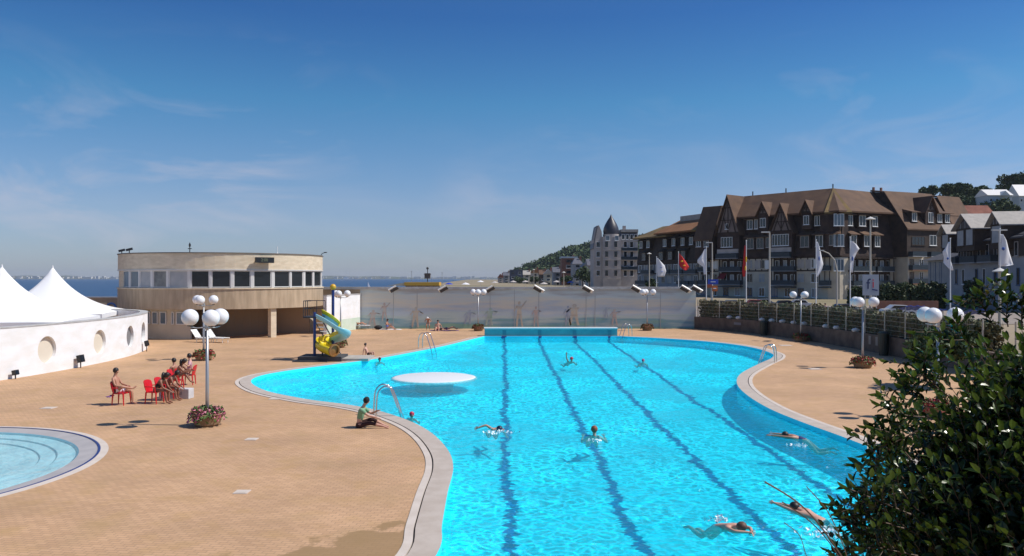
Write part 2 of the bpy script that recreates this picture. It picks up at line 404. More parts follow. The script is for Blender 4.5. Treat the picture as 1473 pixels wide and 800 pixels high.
def mkfloor():
    # dense strip floor so slope is followed: simple tessellation is enough (floor is one inclined plane)
    o = sheet([inner], 0, 'pool_floor', FLOOR, zf=lambda p: floor_z(p.y)); return tag(o, kind='structure')
mkfloor()
mb = MB(); n=len(pool)
mb.add([(p.x,p.y,.03) for p in pool]+[(p.x,p.y,floor_z(p.y)) for p in pool], [(i,n+i,n+(i+1)%n,(i+1)%n) for i in range(n)])
tag(mb.build('pool_wall', FLOOR, fix=False), kind='structure')

def water_material(name, tint, bs=1.0, pat=.62, light=1.0, scat=(.01,.72,.90), sf=.20):
    m = bpy.data.materials.new(name); m.use_nodes=True; t=m.node_tree; L=t.links.new
    t.nodes.remove(t.nodes['Principled BSDF']); out=t.nodes['Material Output']
    geo=t.nodes.new('ShaderNodeNewGeometry')
    def nz(scale, det, dist=0, stretch=None):
        n=t.nodes.new('ShaderNodeTexNoise'); n.inputs['Scale'].default_value=scale; n.inputs['Detail'].default_value=det; n.inputs['Distortion'].default_value=dist
        if stretch:
            mp=t.nodes.new('ShaderNodeMapping'); mp.inputs['Scale'].default_value=stretch; L(geo.outputs['Position'], mp.inputs[0]); L(mp.outputs[0], n.inputs['Vector'])
        else: L(geo.outputs['Position'], n.inputs['Vector'])
        return n.outputs['Fac']
    def mt(op,a,b_=None):
        q=t.nodes.new('ShaderNodeMath'); q.operation=op
        for i,x in enumerate((a,b_)):
            if x is None: continue
            if isinstance(x,(int,float)): q.inputs[i].default_value=x
            else: L(x,q.inputs[i])
        return q.outputs[0]
    # caustics painted in: net of brighter and darker transmission colour, no real focusing
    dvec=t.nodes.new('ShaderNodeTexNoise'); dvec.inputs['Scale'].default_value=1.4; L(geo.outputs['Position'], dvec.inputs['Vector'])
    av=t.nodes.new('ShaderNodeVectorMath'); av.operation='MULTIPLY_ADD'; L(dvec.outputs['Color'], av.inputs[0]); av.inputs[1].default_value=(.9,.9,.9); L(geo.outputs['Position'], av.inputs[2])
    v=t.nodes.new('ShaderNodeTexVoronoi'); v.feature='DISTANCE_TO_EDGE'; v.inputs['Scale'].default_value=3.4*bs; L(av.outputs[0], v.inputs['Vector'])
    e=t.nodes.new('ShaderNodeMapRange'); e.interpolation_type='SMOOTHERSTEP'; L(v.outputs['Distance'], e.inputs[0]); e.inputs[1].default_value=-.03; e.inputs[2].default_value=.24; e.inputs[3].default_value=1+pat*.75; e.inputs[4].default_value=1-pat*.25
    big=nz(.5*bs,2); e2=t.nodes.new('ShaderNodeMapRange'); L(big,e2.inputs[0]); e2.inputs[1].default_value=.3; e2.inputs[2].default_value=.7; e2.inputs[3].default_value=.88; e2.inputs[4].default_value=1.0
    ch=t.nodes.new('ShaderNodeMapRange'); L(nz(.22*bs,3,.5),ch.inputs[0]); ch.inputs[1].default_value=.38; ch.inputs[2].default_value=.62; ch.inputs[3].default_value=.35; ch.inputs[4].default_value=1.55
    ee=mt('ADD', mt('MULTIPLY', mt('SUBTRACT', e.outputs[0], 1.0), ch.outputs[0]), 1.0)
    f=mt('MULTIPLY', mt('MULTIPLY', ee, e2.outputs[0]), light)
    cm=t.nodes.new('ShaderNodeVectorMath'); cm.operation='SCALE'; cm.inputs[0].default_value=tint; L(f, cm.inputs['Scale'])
    tr=t.nodes.new('ShaderNodeBsdfTransparent'); L(cm.outputs[0], tr.inputs['Color'])
    gl=t.nodes.new('ShaderNodeBsdfGlossy'); gl.inputs['Roughness'].default_value=.16; gl.inputs['Color'].default_value=(1,1,1,1)
    h=mt('MULTIPLY', mt('ADD', mt('MULTIPLY', nz(2.2*bs,3,.6), .5), mt('MULTIPLY', nz(9*bs,3), .2)), ch.outputs[0])
    bp=t.nodes.new('ShaderNodeBump'); bp.inputs['Strength'].default_value=1.0; bp.inputs['Distance'].default_value=.42; L(h, bp.inputs['Height']); L(bp.outputs[0], gl.inputs['Normal'])
    df=t.nodes.new('ShaderNodeBsdfDiffuse'); df.inputs['Color'].default_value=(*scat,1); body=t.nodes.new('ShaderNodeMixShader'); body.inputs[0].default_value=sf; L(tr.outputs[0],body.inputs[1]); L(df.outputs[0],body.inputs[2])
    fr=t.nodes.new('ShaderNodeFresnel'); fr.inputs['IOR'].default_value=1.33; L(bp.outputs[0], fr.inputs['Normal'])
    fc=mt('MINIMUM', mt('MULTIPLY', fr.outputs[0], .75), .38)
    mx=t.nodes.new('ShaderNodeMixShader'); L(fc, mx.inputs[0]); L(body.outputs[0], mx.inputs[1]); L(gl.outputs[0], mx.inputs[2]); L(mx.outputs[0], out.inputs['Surface'])
    return m
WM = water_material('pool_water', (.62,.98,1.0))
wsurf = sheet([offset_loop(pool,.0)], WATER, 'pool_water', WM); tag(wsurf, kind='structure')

# ------------------------------------------------------------------ small round pool
def flat_ring(r0, r1, z0, z1, name, m):
    a, b = circ(sp_c, r0), circ(sp_c, r1)
    mb = MB(); n=len(a); mb.add([(p.x,p.y,z0) for p in a]+[(p.x,p.y,z1) for p in b], [(i,n+i,n+(i+1)%n,(i+1)%n) for i in range(n)])
    return tag(mb.build(name, m, fix=False), kind='structure')
flat_ring(5.86, 6.06, .012, .0, 'small_pool_border', BORD)
flat_ring(5.79, 5.86, .012, .012, 'small_pool_edge_line', M['blue'])
flat_ring(5.32, 5.79, -.045, .0, 'small_pool_slope', mat('grey_tile', (.44,.41,.40), .7, (.38,.355,.35), 2))
PSB = mat('pale_pool_tile', (.66,.84,.87), .6, (.60,.80,.85), .8)
PSL = mat('pool_step_line', (.20,.42,.50), .6)
for r0, r1, z0, z1, nm, mm in [(5.24,5.32,-.10,-.045,'small_pool_riser',PSL),(4.80,5.24,-.11,-.10,'small_pool_step',PSB),(4.75,4.80,-.14,-.11,'small_pool_riser',PSL),
        (4.38,4.75,-.15,-.14,'small_pool_step',PSB),(4.34,4.38,-.18,-.15,'small_pool_riser',PSL)]:
    flat_ring(r0,r1,z0,z1,nm,mm)
mb=MB(); c_=circ(sp_c,4.34); mb.add([(p.x,p.y,-.18) for p in c_]+[(sp_c.x,sp_c.y,-.18)], [(i,(i+1)%96,96) for i in range(96)]); tag(mb.build('small_pool_floor',PSB,fix=False),kind='structure')
WM2 = water_material('paddling_water', (.80,.97,.99), 1.0, .06, 1.0, (.5,.75,.8), .08)
mb=MB(); c_=circ(sp_c,5.285); mb.add([(p.x,p.y,-.055) for p in c_], [tuple(range(96))]); tag(mb.build('small_pool_water',WM2,fix=False),kind='structure')

# deck covers
for i,(px,py,s_,lab) in enumerate([(348,708,.32,'pale square drain cover nearest the camera on the left deck'),(362,632,.34,'pale square drain cover between flower bowl and seated man in green'),
        (70,587,.45,'white square drain cover near the small round pool'),(1172,531,.6,'pale drain cover on the right deck beyond the lamp shadow'),(395,574,.4,'faint drain cover left of the pool curve'),(1130,497,.8,'white drain cover near the far right flower bowl')]):
    p=G(px,py); mb=MB(); mb.cbox((0,0,.006),(s_,s_,.012)); mb.cbox((0,0,.014),(s_*.7,s_*.7,.006))
    o=mb.build('drain_cover', BORD, loc=(p.x,p.y,0)); tag(o,lab,'drain cover','drain covers in the deck')

# island disc in the pool
p=G(624.5,540,WATER+.1)
isl=empty('pool_island',(p.x,p.y,-.135),0,'flat round white island standing in the pool','pool island')
mb=MB(); mb.lathe([(0.01,.06),(1.9,.05),(2.12,.0),(2.14,-.06),(2.05,-.1),(0.5,-.12)],n=64); mb.build('platform',M['white'],isl,smooth=True)
mb=MB(); mb.lathe([(1.0,-.1),(.9,floor_z(p.y)+.1)],n=24); mb.build('column',M['teal'],isl,smooth=True)

# far starting block wall
sb=empty('starting_wall',(0,0,0),0,'low teal wall with white top at the far end of the pool','starting wall')
y0=65.9; xa,xb=XD(697,y0),XD(888,y0)
mb=MB(); mb.box(xa,xb,y0,y0+.9,-.6,.60); mb.build('wall_body',M['teal'],sb)
mb=MB(); mb.box(xa-.05,xb+.05,y0-.08,y0+.95,.602,.70); mb.build('wall_cap',M['white'],sb)
for (a,k) in lanes:
    x=a+k*y0; mb=MB(); mb.cbox((x,y0-.012,.25),(.3,.02,.5)); mb.build('lane_mark',mat('lane_teal',(.05,.25,.32),.5),sb)

# ------------------------------------------------------------------ ladders
def ladder(px,py,ang,label,s_=1.0,z=0):
    p=G(px,py); e=empty('pool_ladder',(p.x,p.y,0),ang,label,'pool ladder','steel pool ladders')
    # local +x points to the water
    for sy in (-.28,.28):
        pts=[(-.45,sy,.0),(-.42,sy,.62),(-.36,sy,.86),(-.2,sy,1.0),(-.02,sy,.98),(.12,sy,.85),(.42,sy,.0),(.52,sy,-.45),(.54,sy,-.95)]
        pts=[Vector(q)*s_ for q in pts]; pts=catmull(pts,4,False)
        mb=MB(); mb.tube(pts,.024*s_+.004,8); mb.build('handrail',M['steel'],e,smooth=True)
    for k in range(3):
        mb=MB(); mb.cbox((.5*s_,0,(-.25-.25*k)*s_),(.08,.56*s_,.03)); mb.build('rung',M['steel'],e)
ladder(559,598,R(18),'steel pool ladder with tall arched handrails beside the man in green',1.05)
ladder(614,502.5,R(-20),'slim steel ladder on the far left edge of the pool',1.1)
ladder(900,484,R(200),'small steel ladder beside the far teal wall',1.0)
ladder(1104,521,R(150),'steel ladder at the right corner of the pool',1.0)

# ------------------------------------------------------------------ mural wall
Y_M=75.8
mw=empty('mural_wall',(0,Y_M,0),0,'long grey wall painted with faded bathers behind the pool','wall')
x0,x1=XD(518,Y_M),XD(1001,Y_M)
def mural_mat():
    m=bpy.data.materials.new('faded_mural'); m.use_nodes=True; t=m.node_tree; b=t.nodes['Principled BSDF']; L=t.links.new
    tc=t.nodes.new('ShaderNodeTexCoord'); sep=t.nodes.new('ShaderNodeSeparateXYZ'); L(tc.outputs['Object'],sep.inputs[0])
    mp=t.nodes.new('ShaderNodeMapping'); mp.inputs['Scale'].default_value=(.12,1,1.1); L(tc.outputs['Object'],mp.inputs[0])
    n=t.nodes.new('ShaderNodeTexNoise'); n.inputs['Scale'].default_value=1.6; n.inputs['Detail'].default_value=7; L(mp.outputs[0],n.inputs['Vector'])
    a=t.nodes.new('ShaderNodeMath'); a.operation='MULTIPLY_ADD'; L(sep.outputs[2],a.inputs[0]); a.inputs[1].default_value=.25
    s2=t.nodes.new('ShaderNodeMath'); s2.operation='MULTIPLY_ADD'; L(n.outputs['Fac'],s2.inputs[0]); s2.inputs[1].default_value=1.0; s2.inputs[2].default_value=-.5; L(s2.outputs[0],a.inputs[2])
    r=t.nodes.new('ShaderNodeValToRGB'); L(a.outputs[0],r.inputs['Fac'])
    cs=[(0,(.26,.44,.34)),(.10,(.22,.40,.46)),(.25,(.50,.60,.56)),(.42,(.49,.58,.64)),(.62,(.70,.68,.57)),(.8,(.57,.66,.66)),(.97,(.42,.42,.41))]
    r.color_ramp.elements[0].position=cs[0][0]; r.color_ramp.elements[0].color=(*cs[0][1],1); r.color_ramp.elements[1].position=cs[-1][0]; r.color_ramp.elements[1].color=(*cs[-1][1],1)
    for q,c in cs[1:-1]:
        e=r.color_ramp.elements.new(q); e.color=(*c,1)
    L(r.outputs['Color'],b.inputs['Base Color']); b.inputs['Roughness'].default_value=.85
    return m
mb=MB(); mb.box(x0,x1,0,.4,-.05,3.72); mb.build('painted_panel',mural_mat(),mw)
mb=MB(); mb.box(XD(450,Y_M),x1+.05,-.12,.55,3.722,3.96); mb.build('wall_coping',M['cap'],mw)
mb=MB(); mb.box(XD(450,Y_M),x0-.002,0,.4,-.05,3.72); mb.build('plain_panel',M['tan_wall'],mw)
for px in (566,600,705,740,775,843,856,950):
    x=XD(px,Y_M); mb=MB(); mb.box(x-.03,x+.03,-.012,.0-.002,0,3.72); mb.build('panel_joint',mat('joint_grey',(.42,.45,.44),.9),mw)
# faded painted figures, flat silhouettes on the wall
figm=[mat('paint_ochre',(.58,.47,.34),.9,(.50,.52,.47),3),mat('paint_rose',(.52,.40,.35),.9,(.50,.50,.47),3),mat('paint_slate',(.32,.38,.48),.9,(.44,.50,.54),3),mat('paint_green',(.32,.46,.36),.9,(.44,.52,.48),3)]
def figure(px,py,h,mi,arm=0,lean=0,wd=1.0):
    x=XD(px,Y_M); z=ZD(py,Y_M); mb=MB(); mb.cur=0; y=-.016
    def poly(pts): mb.prism([(x+(a*wd+lean*b)*h, z+b*h) for a,b in pts], y, y+.008,'y')
    poly([(-.10,.45),(-.09,.62),(-.13,.80),(.13,.80),(.09,.62),(.10,.45)])
    poly([(-.10,.46),(-.14,.2),(-.13,.0),(-.07,.0),(-.05,.22),(-.005,.46)])
    poly([(.005,.46),(.06,.22),(.10,.0),(.17,.0),(.13,.2),(.10,.46)])
    poly([(math.cos(t)*.06,.89+math.sin(t)*.08) for t in [i*math.pi/5 for i in range(10)]])
    if arm>=0: poly([(.11,.80),(.30,.62+arm*.35),(.32,.66+arm*.35),(.13,.74)])
    poly([(-.12,.80),(-.24,.60),(-.20,.58),(-.10,.74)])
    mb.build('painted_figure',figm[mi],mw)
for a in [(535,469,1.6,1,.2,.1,1.4),(553,462,1.8,1,1,.0),(597,471,2.0,0,0,.05,1.2),(672,466,1.4,2,0,.2,1.5),(703,468,1.7,3,.3,.1,1.4),(747,470,2.5,0,1,0,.9),(771,470,2.0,1,.2,0,.8),(817,468,1.9,2,-1,0,1),(825,468,2.1,0,-1,.05,1.6),(884,468,1.6,1,.5,0,1.2),(872,457,1.0,2,1,0,1.2)]:
    figure(*a)
# slanted white floodlight fins on the top of the wall
for i,px in enumerate((566,637,704,775,845,915,985,1001)):
    x=XD(px,Y_M)
    fl=empty('wall_floodlight',(x,Y_M-.42,3.80),0,['white slanted floodlight at the left end of the mural wall','second white slanted floodlight from the left on the mural wall','white slanted floodlight left of the teal starting wall','white slanted floodlight above the left of the teal wall','white slanted floodlight above the right of the teal wall','white slanted floodlight over the far right lamp globes','white slanted floodlight near the right end of the mural wall','last white slanted floodlight on the right corner of the mural wall'][i],'floodlight','floodlights along the top of the mural wall')
    tilt=R(30 if px>740 else -30)
    mb=MB(); mb.cbox((0,-.1,-.02),(.8 if px<740 else 1.05,.42,.10),(R(-38),tilt,0)); mb.build('lamp_head',M['white'],fl)
    mb=MB(); mb.cbox((-.14 if px>740 else .14,-.05,-.09),(.8,.36,.08),(R(-38),tilt,0)); mb.build('lamp_back',M['darkgrey'],fl)
    mb=MB(); mb.tube([(0,.2,-.02),(0,-.05,-.02)],.05,8); mb.build('bracket',M['pole'],fl)
# white side wall left of the mural
pa=Vector((XD(518,75.6),75.6,0)); pb=Vector((XD(470,68.5),68.5,0)); dv=pb-pa
ww=empty('white_side_wall',pa,math.atan2(dv.y,dv.x),'short white wall behind the slide, left of the mural','wall')
mb=MB(); mb.box(0,dv.length,-.3,0,-.02,ZD(424,74)); mb.build('wall_panel',M['white_wall'],ww)
mb=MB(); mb.box(-.02,dv.length+.02,-.34,.04,ZD(424,74)+.002,ZD(424,74)+.07); mb.build('wall_coping',M['cap'],ww)
mb=MB(); mb.box(0.05,dv.length-.05,.002,.012,0,1.1); mb.build('green_dado',mat('dado_green',(.52,.64,.52),.8,(.60,.68,.60),1.5),ww)

# ------------------------------------------------------------------ right fence wall + hedge
fw_pts=[Vector((17.35,75.6,0)),Vector((20.2,71,0)),Vector((22.3,64,0)),Vector((23.4,54,0)),Vector((23.6,44,0)),Vector((23.7,20,0)),Vector((23.7,-10,0))]
fwp=catmull(fw_pts,6,False)
def strip_wall(name, path, t, z0, z1, m, parent=None, side=0):
    a=offset_loop(path, side-t/2, False); b=offset_loop(path, side+t/2, False); n=len(path); mb=MB()
    vs=[(p.x,p.y,z0) for p in a]+[(p.x,p.y,z1) for p in a]+[(p.x,p.y,z0) for p in b]+[(p.x,p.y,z1) for p in b]; fs=[]
    for i in range(n-1):
        fs+=[(i,i+1,n+i+1,n+i),(2*n+i,3*n+i,3*n+i+1,2*n+i+1),(n+i,n+i+1,3*n+i+1,3*n+i),(i,2*n+i,2*n+i+1,i+1)]
    fs+=[(0,n,3*n,2*n),(n-1,3*n-1,4*n-1,2*n-1)]
    mb.add(vs,fs); return mb.build(name,m,parent)
bw=strip_wall('boundary_wall',fwp,.3,-.1,1.15,M['brown_wall']); tag(bw,'low dark brown boundary wall along the right side of the deck','wall')
fe=empty('wire_fence',(0,0,0),0,'pale wire fence with thin posts in front of the hedge','fence')
side=.25   # outward
def path_at(path, s):
    L=0
    for i in range(len(path)-1):
        l=(path[i+1]-path[i]).length
        if L+l>=s: return path[i].lerp(path[i+1],(s-L)/l), (path[i+1]-path[i]).normalized()
        L+=l
    return path[-1].copy(), (path[-1]-path[-2]).normalized()
FP=mat('fence_post_cream',(.46,.42,.34),.6)
for k in range(22):
    p,t=path_at(fwp,.3+k*2.6)
    mb=MB(); mb.tube([(p.x,p.y,1.1),(p.x,p.y,2.75)],.045,6); mb.build('post',FP,fe)
def wires(z0,z1,dz,name,s0,s1,off=0):
    mb=MB(); z=z0
    pts=[path_at(fwp,s0+(s1-s0)*i/30)[0] for i in range(31)]
    while z<=z1:
        mb.tube([(p.x,p.y,z) for p in pts],.009,4); z+=dz
    n=int((s1-s0)/.16)
    for i in range(n):
        p,_=path_at(fwp,s0+(s1-s0)*i/n); mb.tube([(p.x,p.y,z0),(p.x,p.y,z1)],.006,3)
    return mb.build(name,FP,fe,fix=False)
wires(1.25,2.7,.29,'wire_mesh',.3,36)
def leaf_cloud(name, pts, size, m, parent=None, elong=1.7, jitter=.35, upb=.3):
    v=[]; f=[]
    rnd=random.random
    for p in pts:
        s_=size*(1-jitter+2*jitter*rnd())
        a=Vector((rnd()-.5,rnd()-.5,rnd()-.5+upb*.3)).normalized(); n=Vector((rnd()-.5,rnd()-.5,rnd()-.5+upb)).normalized()
        b=a.cross(n)
        if b.length<.05: b=Vector((1,0,0))
        b.normalize(); a*=s_*elong*.5; b*=s_*.5; i=len(v)
        nn=a.cross(b).normalized()*s_*.12
        v+=[tuple(p-a),tuple(p+b+nn),tuple(p+a),tuple(p-b+nn)]; f+=[(i,i+1,i+2),(i,i+2,i+3)]
    me=bpy.data.meshes.new(name); me.from_pydata(v,[],f); me.materials.append(m); me.update()
    o=bpy.data.objects.new(name,me); col.objects.link(o)
    if parent: o.parent=parent
    return o
def leafmat(name,c1,c2,c3=None,scale=1.5,rough=.55,trans=.0):
    m=mat(name,c1,rough,c2,scale,contrast=(.35,.65),spec=.3); return m
HEDGE=leafmat('dry_hedge_leaf',(.15,.12,.06),(.08,.11,.04),scale=.6)
pts=[]
for i in range(22000):
    s_=random.uniform(.3,37); p,t=path_at(fwp,s_); nrm=Vector((-t.y,t.x,0))
    if nrm.x<0: nrm=-nrm
    zt=2.62+.12*math.sin(s_*1.7)+.1*math.sin(s_*4.1)
    pts.append(p+nrm*random.uniform(.15,.9)+Vector((0,0,random.uniform(.9,zt))))
hd=empty('clipped_hedge',(19.5,72,0),0,'dry green brown hedge behind the wire fence above the boundary wall','hedge')
lc=leaf_cloud('foliage',[q-Vector((19.5,72,0)) for q in pts],.17,HEDGE,hd)
mb=MB()
for k in range(16):
    p,t=path_at(fwp,1+k*2.2); nrm=Vector((-t.y,t.x,0)); nrm=nrm if nrm.x>0 else -nrm; q=p+nrm*.5-Vector((19.5,72,0)); mb.tube([(q.x,q.y,-.1),(q.x+.05,q.y,2.2)],[.05,.02],6)
mb.build('stem',M['trunk'],hd)
# white stones on the boundary wall top
mbs=[]
for k,(px,py) in enumerate([(1048,457),(1062,458),(1095,459),(1126,461),(1144,462),(1158,463),(1190,467),(1205,468),(1230,471),(1110,460)]):
    d=60-(px-1000)*.035
    # march onto the wall path
    best=min(fwp,key=lambda q:abs(CX+q.x/q.y*F-px) if q.y>30 else 1e9)
    i=fwp.index(best); j=i+1
    q=best
    mb=MB(); mb.sphere((0,0,0),.22,8,(1.5,.6,.62))
    for vi in range(len(mb.v)):
        a,b,c=mb.v[vi]; mb.v[vi]=(a*(1+.2*math.sin(vi*7.1)),b,c*(1+.2*math.sin(vi*3.3+k)))
    x=(px-CX)/F*q.y
    o=mb.build('white_stone',M['white_wall'],loc=(q.x-.01+(x-q.x)*.3,q.y+(x-q.x)*-1.2,1.15+.12)); tag(o,'pale stone resting on top of the brown boundary wall','stone','pale stones on the boundary wall')
# mesh screen, lighter
d=46.5
scn=empty('mesh_screen',(0,0,0),0,'pale green mesh screen hung on the fence near the right flower bowl','screen')
mb=MB(); s0=32.2
SCRM=mat('pale_mesh',(.33,.31,.20),.9,(.24,.25,.15),3.5,.3,stretch=(1,1,.3))
pth=[path_at(fwp,29.8+i*.45)[0] for i in range(12)]
o=strip_wall('mesh_sheet',pth,.05,.25,2.72,SCRM,scn,side=-.32 if area([fwp[0],fwp[8],fwp[-1]])<0 else .32)
# wall notices & bins
def on_wall(px, inset):
    best=None
    for i in range(len(fwp)-1):
        a,b=fwp[i],fwp[i+1]
        pa,pb=CX+a.x/a.y*F if a.y>1 else 1e9, CX+b.x/b.y*F if b.y>1 else 1e9
        if pa<=px<=pb:
            t=(px-pa)/(pb-pa); p=a.lerp(b,t); tn=(b-a).normalized(); nrm=Vector((-tn.y,tn.x,0)); nrm=nrm if nrm.x<0 else -nrm
            return p+nrm*inset, math.atan2(nrm.y,nrm.x)
for px,lab in ((1255,'left of two pale notices on the brown wall'),(1265,'right of two pale notices on the brown wall')):
    p,a=on_wall(px,.17); mb=MB(); mb.cbox((0,0,0),(.02,.32,.55)); mb.cbox((.012,0,.0),(.006,.24,.4))
    o=mb.build('wall_notice',mat('faded_notice',(.28,.25,.22),.8),loc=(p.x,p.y,.75)); o.rotation_euler=(0,0,a); tag(o,lab,'notice')
p,a=on_wall(1063,.17); mb=MB(); mb.cbox((0,0,0),(.02,.9,.22)); o=mb.build('wall_plate',mat('faded_plate',(.24,.23,.24),.8),loc=(p.x,p.y,.75)); o.rotation_euler=(0,0,a); tag(o,'long faded plate on the far end of the brown wall','sign')
def bin_(px,lab,h=1.2):
    p,a=on_wall(px,.55); e=empty('litter_bin',(p.x,p.y,0),a,lab,'bin','dark green bins along the boundary wall')
    mb=MB(); mb.lathe([(.01,0),(.27,0),(.33,h*.88),(.01,h*.88)],n=16); mb.build('barrel',M['binm'],e)
    mb=MB(); mb.lathe([(.36,h*.88+.002),(.36,h*.93),(.2,h),(.01,h*1.02)],n=16); mb.build('lid',M['binm'],e)
bin_(1107,'dark green bin against the brown wall left of the lamp post'); bin_(1284,'dark green bin against the brown wall beside the mesh screen',1.5)

# ------------------------------------------------------------------ lamps
def make_lamp():
    e=empty('lamp_post')
    mb=MB(); mb.tube([(0,0,0),(0,0,1.2),(0,0,3.25)],[.065,.055,.042],10); mb.build('pole',M['pole'],e,smooth=True)
    mb=MB(); mb.lathe([(.01,.05),(.13,.05),(.13,0),(.01,0)],n=12); mb.build('base_plate',M['pole'],e)
    mb=MB(); mb.lathe([(.01,3.34),(.07,3.3),(.07,3.16),(.045,3.1)],n=12); mb.build('hub',M['pole'],e)
    for k in range(3):
        a=2*math.pi*k/3; c,s_=math.cos(a),math.sin(a)
        mb=MB(); mb.tube([(0.03*c,.03*s_,3.2),(.3*c,.3*s_,3.17),(.52*c,.52*s_,3.2),(.55*c,.55*s_,3.28)],.022,6); mb.build('arm',M['pole'],e,smooth=True)
        mb=MB(); mb.sphere((.55*c,.55*s_,3.52),.272,24); gl_=mb.build('globe',M['globe'],e,smooth=True)
        mb=MB(); mb.lathe([(.01,3.30),(.10,3.28),(.08,3.23),(.01,3.22)],(.55*c,.55*s_,0),12); mb.build('collar',M['darkmetal'],gl_)
    return e
lamp0=make_lamp()
lampspots=[(298,612,63,'nearest three globe lamp post rising from the pink flower bowl'),(293,518,30,'three globe lamp post in front of the round clubhouse'),
 (490,484,25,'three globe lamp post behind the water slide'),(688,476,30,'three globe lamp post left of the teal starting wall'),(931,475.5,95,'three globe lamp post right of the teal starting wall'),
 (1152,491,37,'three globe lamp post by the far part of the brown wall'),(1241,529,-12,'three globe lamp post over the right red flower bowl')]
spots=[]
for i,(px,py,a,lab) in enumerate(lampspots):
    o=lamp0 if i==0 else copy_tree(lamp0); p=G(px,py); o.location=p; o.rotation_euler.z=R(a); tag(o,lab,'lamp post','three globe lamp posts around the pool'); spots.append(p)
o=copy_tree(lamp0); o.location=(14.7,27.6,0); o.rotation_euler.z=R(-12); tag(o,'three globe lamp post behind the dark bush on the right','lamp post','three globe lamp posts around the pool')
# ------------------------------------------------------------------ planters
FL=[mat('petals_pink',(.50,.08,.16),.7,(.60,.22,.30),9),mat('petals_red',(.42,.03,.035),.7,(.30,.02,.03),9),mat('petals_rust',(.32,.07,.035),.7,(.22,.05,.04),9)]
def planter(p, r, fm, lab, seed):
    random.seed(seed); e=empty('flower_bowl',p,0,lab,'planter','concrete flower bowls at the lamp posts')
    hh=.36
    mb=MB(); mb.lathe([(.01,0),(.42*r/.6,0),(.50*r/.6,.06),(.60*r/.6,hh),(.64*r/.6,hh+.03),(.60*r/.6,hh+.05),(.5*r/.6,hh-.02),(.01,hh-.03)],n=28); mb.build('bowl',M['bowl'],e,smooth=False)
    pts=[];pg=[]
    for i in range(520):
        a=random.uniform(0,6.283); q=math.sqrt(random.random())*r*1.25; z=hh+.02+random.random()*.28*(1-.3*q/r)-(.26*max(0,q/r-.95)/.3)*1
        v=Vector((q*math.cos(a),q*math.sin(a),z)); (pts if random.random()<.55 else pg).append(v)
    leaf_cloud('leaves',pg,.09,M['green'],e); tag(leaf_cloud('petals',pts,.085,fm,e,elong=1.1),kind='stuff'); 
pl=[(spots[0],.6,0,'stone bowl of pink and red flowers round the nearest lamp post'),(spots[1],.66,1,'stone bowl of dark red flowers in front of the clubhouse'),
 (G(487,500),.62,2,'flower bowl of rust red plants behind the slide exit'),(spots[3],.60,2,'bowl of reddish plants left of the teal starting wall'),(spots[4],.62,2,'bowl of rust plants right of the teal starting wall'),
 (spots[5],.68,1,'bowl of dark red flowers by the far lamp on the right deck'),(spots[6],.66,1,'bowl of crimson flowers under the right hand lamp post'),(Vector((14.55,27.6,0)),.62,1,'flower bowl hidden low behind the dark bush')]
for i,(p,r,fm,lab) in enumerate(pl): planter(p,r*.8,FL[fm],lab,100+i)
random.seed(11)

# ------------------------------------------------------------------ curved white wall (left)
wp=[Vector(p) for p in [(-27.5,27,0),(-25.3,33,0),(-24.0,38.5,0),(-23.55,42.5,0),(-23.5,46,0),(-23.8,49.5,0),(-24.6,53,0),(-25.5,55.4,0),(-26.8,57.6,0),(-28.8,59.4,0),(-31.3,60.2,0)]]
wpath=catmull(wp,6,False)
cw=empty('curved_wall',(0,0,0),0,'curved white wall with round recesses in front of the tents','wall')
side_=1
body=strip_wall('wall_shell',wpath,.45,-.02,2.42,M['white_wall'],cw)
mb=MB()
cutd=[(62,503,.68),(138,492,.68),(182,484,.66),(201,478,.66)]
holes=[]
for px,py,rr in cutd:
    # find path point on that pixel column
    best=None
    for i in range(len(wpath)-1):
        a,b=wpath[i],wpath[i+1]
        pa,pb=CX+a.x/a.y*F,CX+b.x/b.y*F
        if min(pa,pb)<=px<=max(pa,pb):
            t=(px-pa)/(pb-pa); best=(a.lerp(b,t),(b-a).normalized()); break
    p,tn=best; nrm=Vector((-tn.y,tn.x,0)); nrm=nrm if nrm.x>0 else -nrm
    z=H-(py-CY)*p.y/F
    holes.append((p,nrm,z,rr,tn))
cm=bmesh.new()
for p,nrm,z,rr,tn in holes:
    q=Matrix.Translation(p+nrm*(.225-.09)+Vector((0,0,z)))@nrm.to_track_quat('Z','Y').to_matrix().to_4x4()
    bmesh.ops.create_cone(cm,cap_ends=True,segments=40,radius1=rr,radius2=rr,depth=.30,matrix=q@Matrix.Translation((0,0,.05)))
cme=bpy.data.meshes.new('cut'); cm.to_mesh(cme); cm.free(); cob=bpy.data.objects.new('cut',cme); col.objects.link(cob)
md=body.modifiers.new('bool','BOOLEAN'); md.object=cob; md.operation='DIFFERENCE'; md.solver='EXACT'
dg=bpy.context.evaluated_depsgraph_get(); nm=bpy.data.meshes.new_from_object(body.evaluated_get(dg)); body.modifiers.clear(); body.data=nm; bpy.data.objects.remove(cob)
strip_wall('wall_coping',wpath,.50,2.423,2.48,M['cap'],cw)
for (p,nrm,z,rr,tn),dk in zip(holes,(0,0,1,1)):
    q=p+nrm*.045
    mb=MB(); 
    mb.lathe([(.01,0),(rr-.005,0),(rr-.005,-.02),(.01,-.02)],n=36); o=mb.build('round_recess',mat('cream_recess',(.66,.60,.50),.8) if not dk else mat('grey_recess',(.20,.20,.21),.7),cw,loc=(q.x,q.y,z)); o.rotation_euler=nrm.to_track_quat('Z','Y').to_euler()
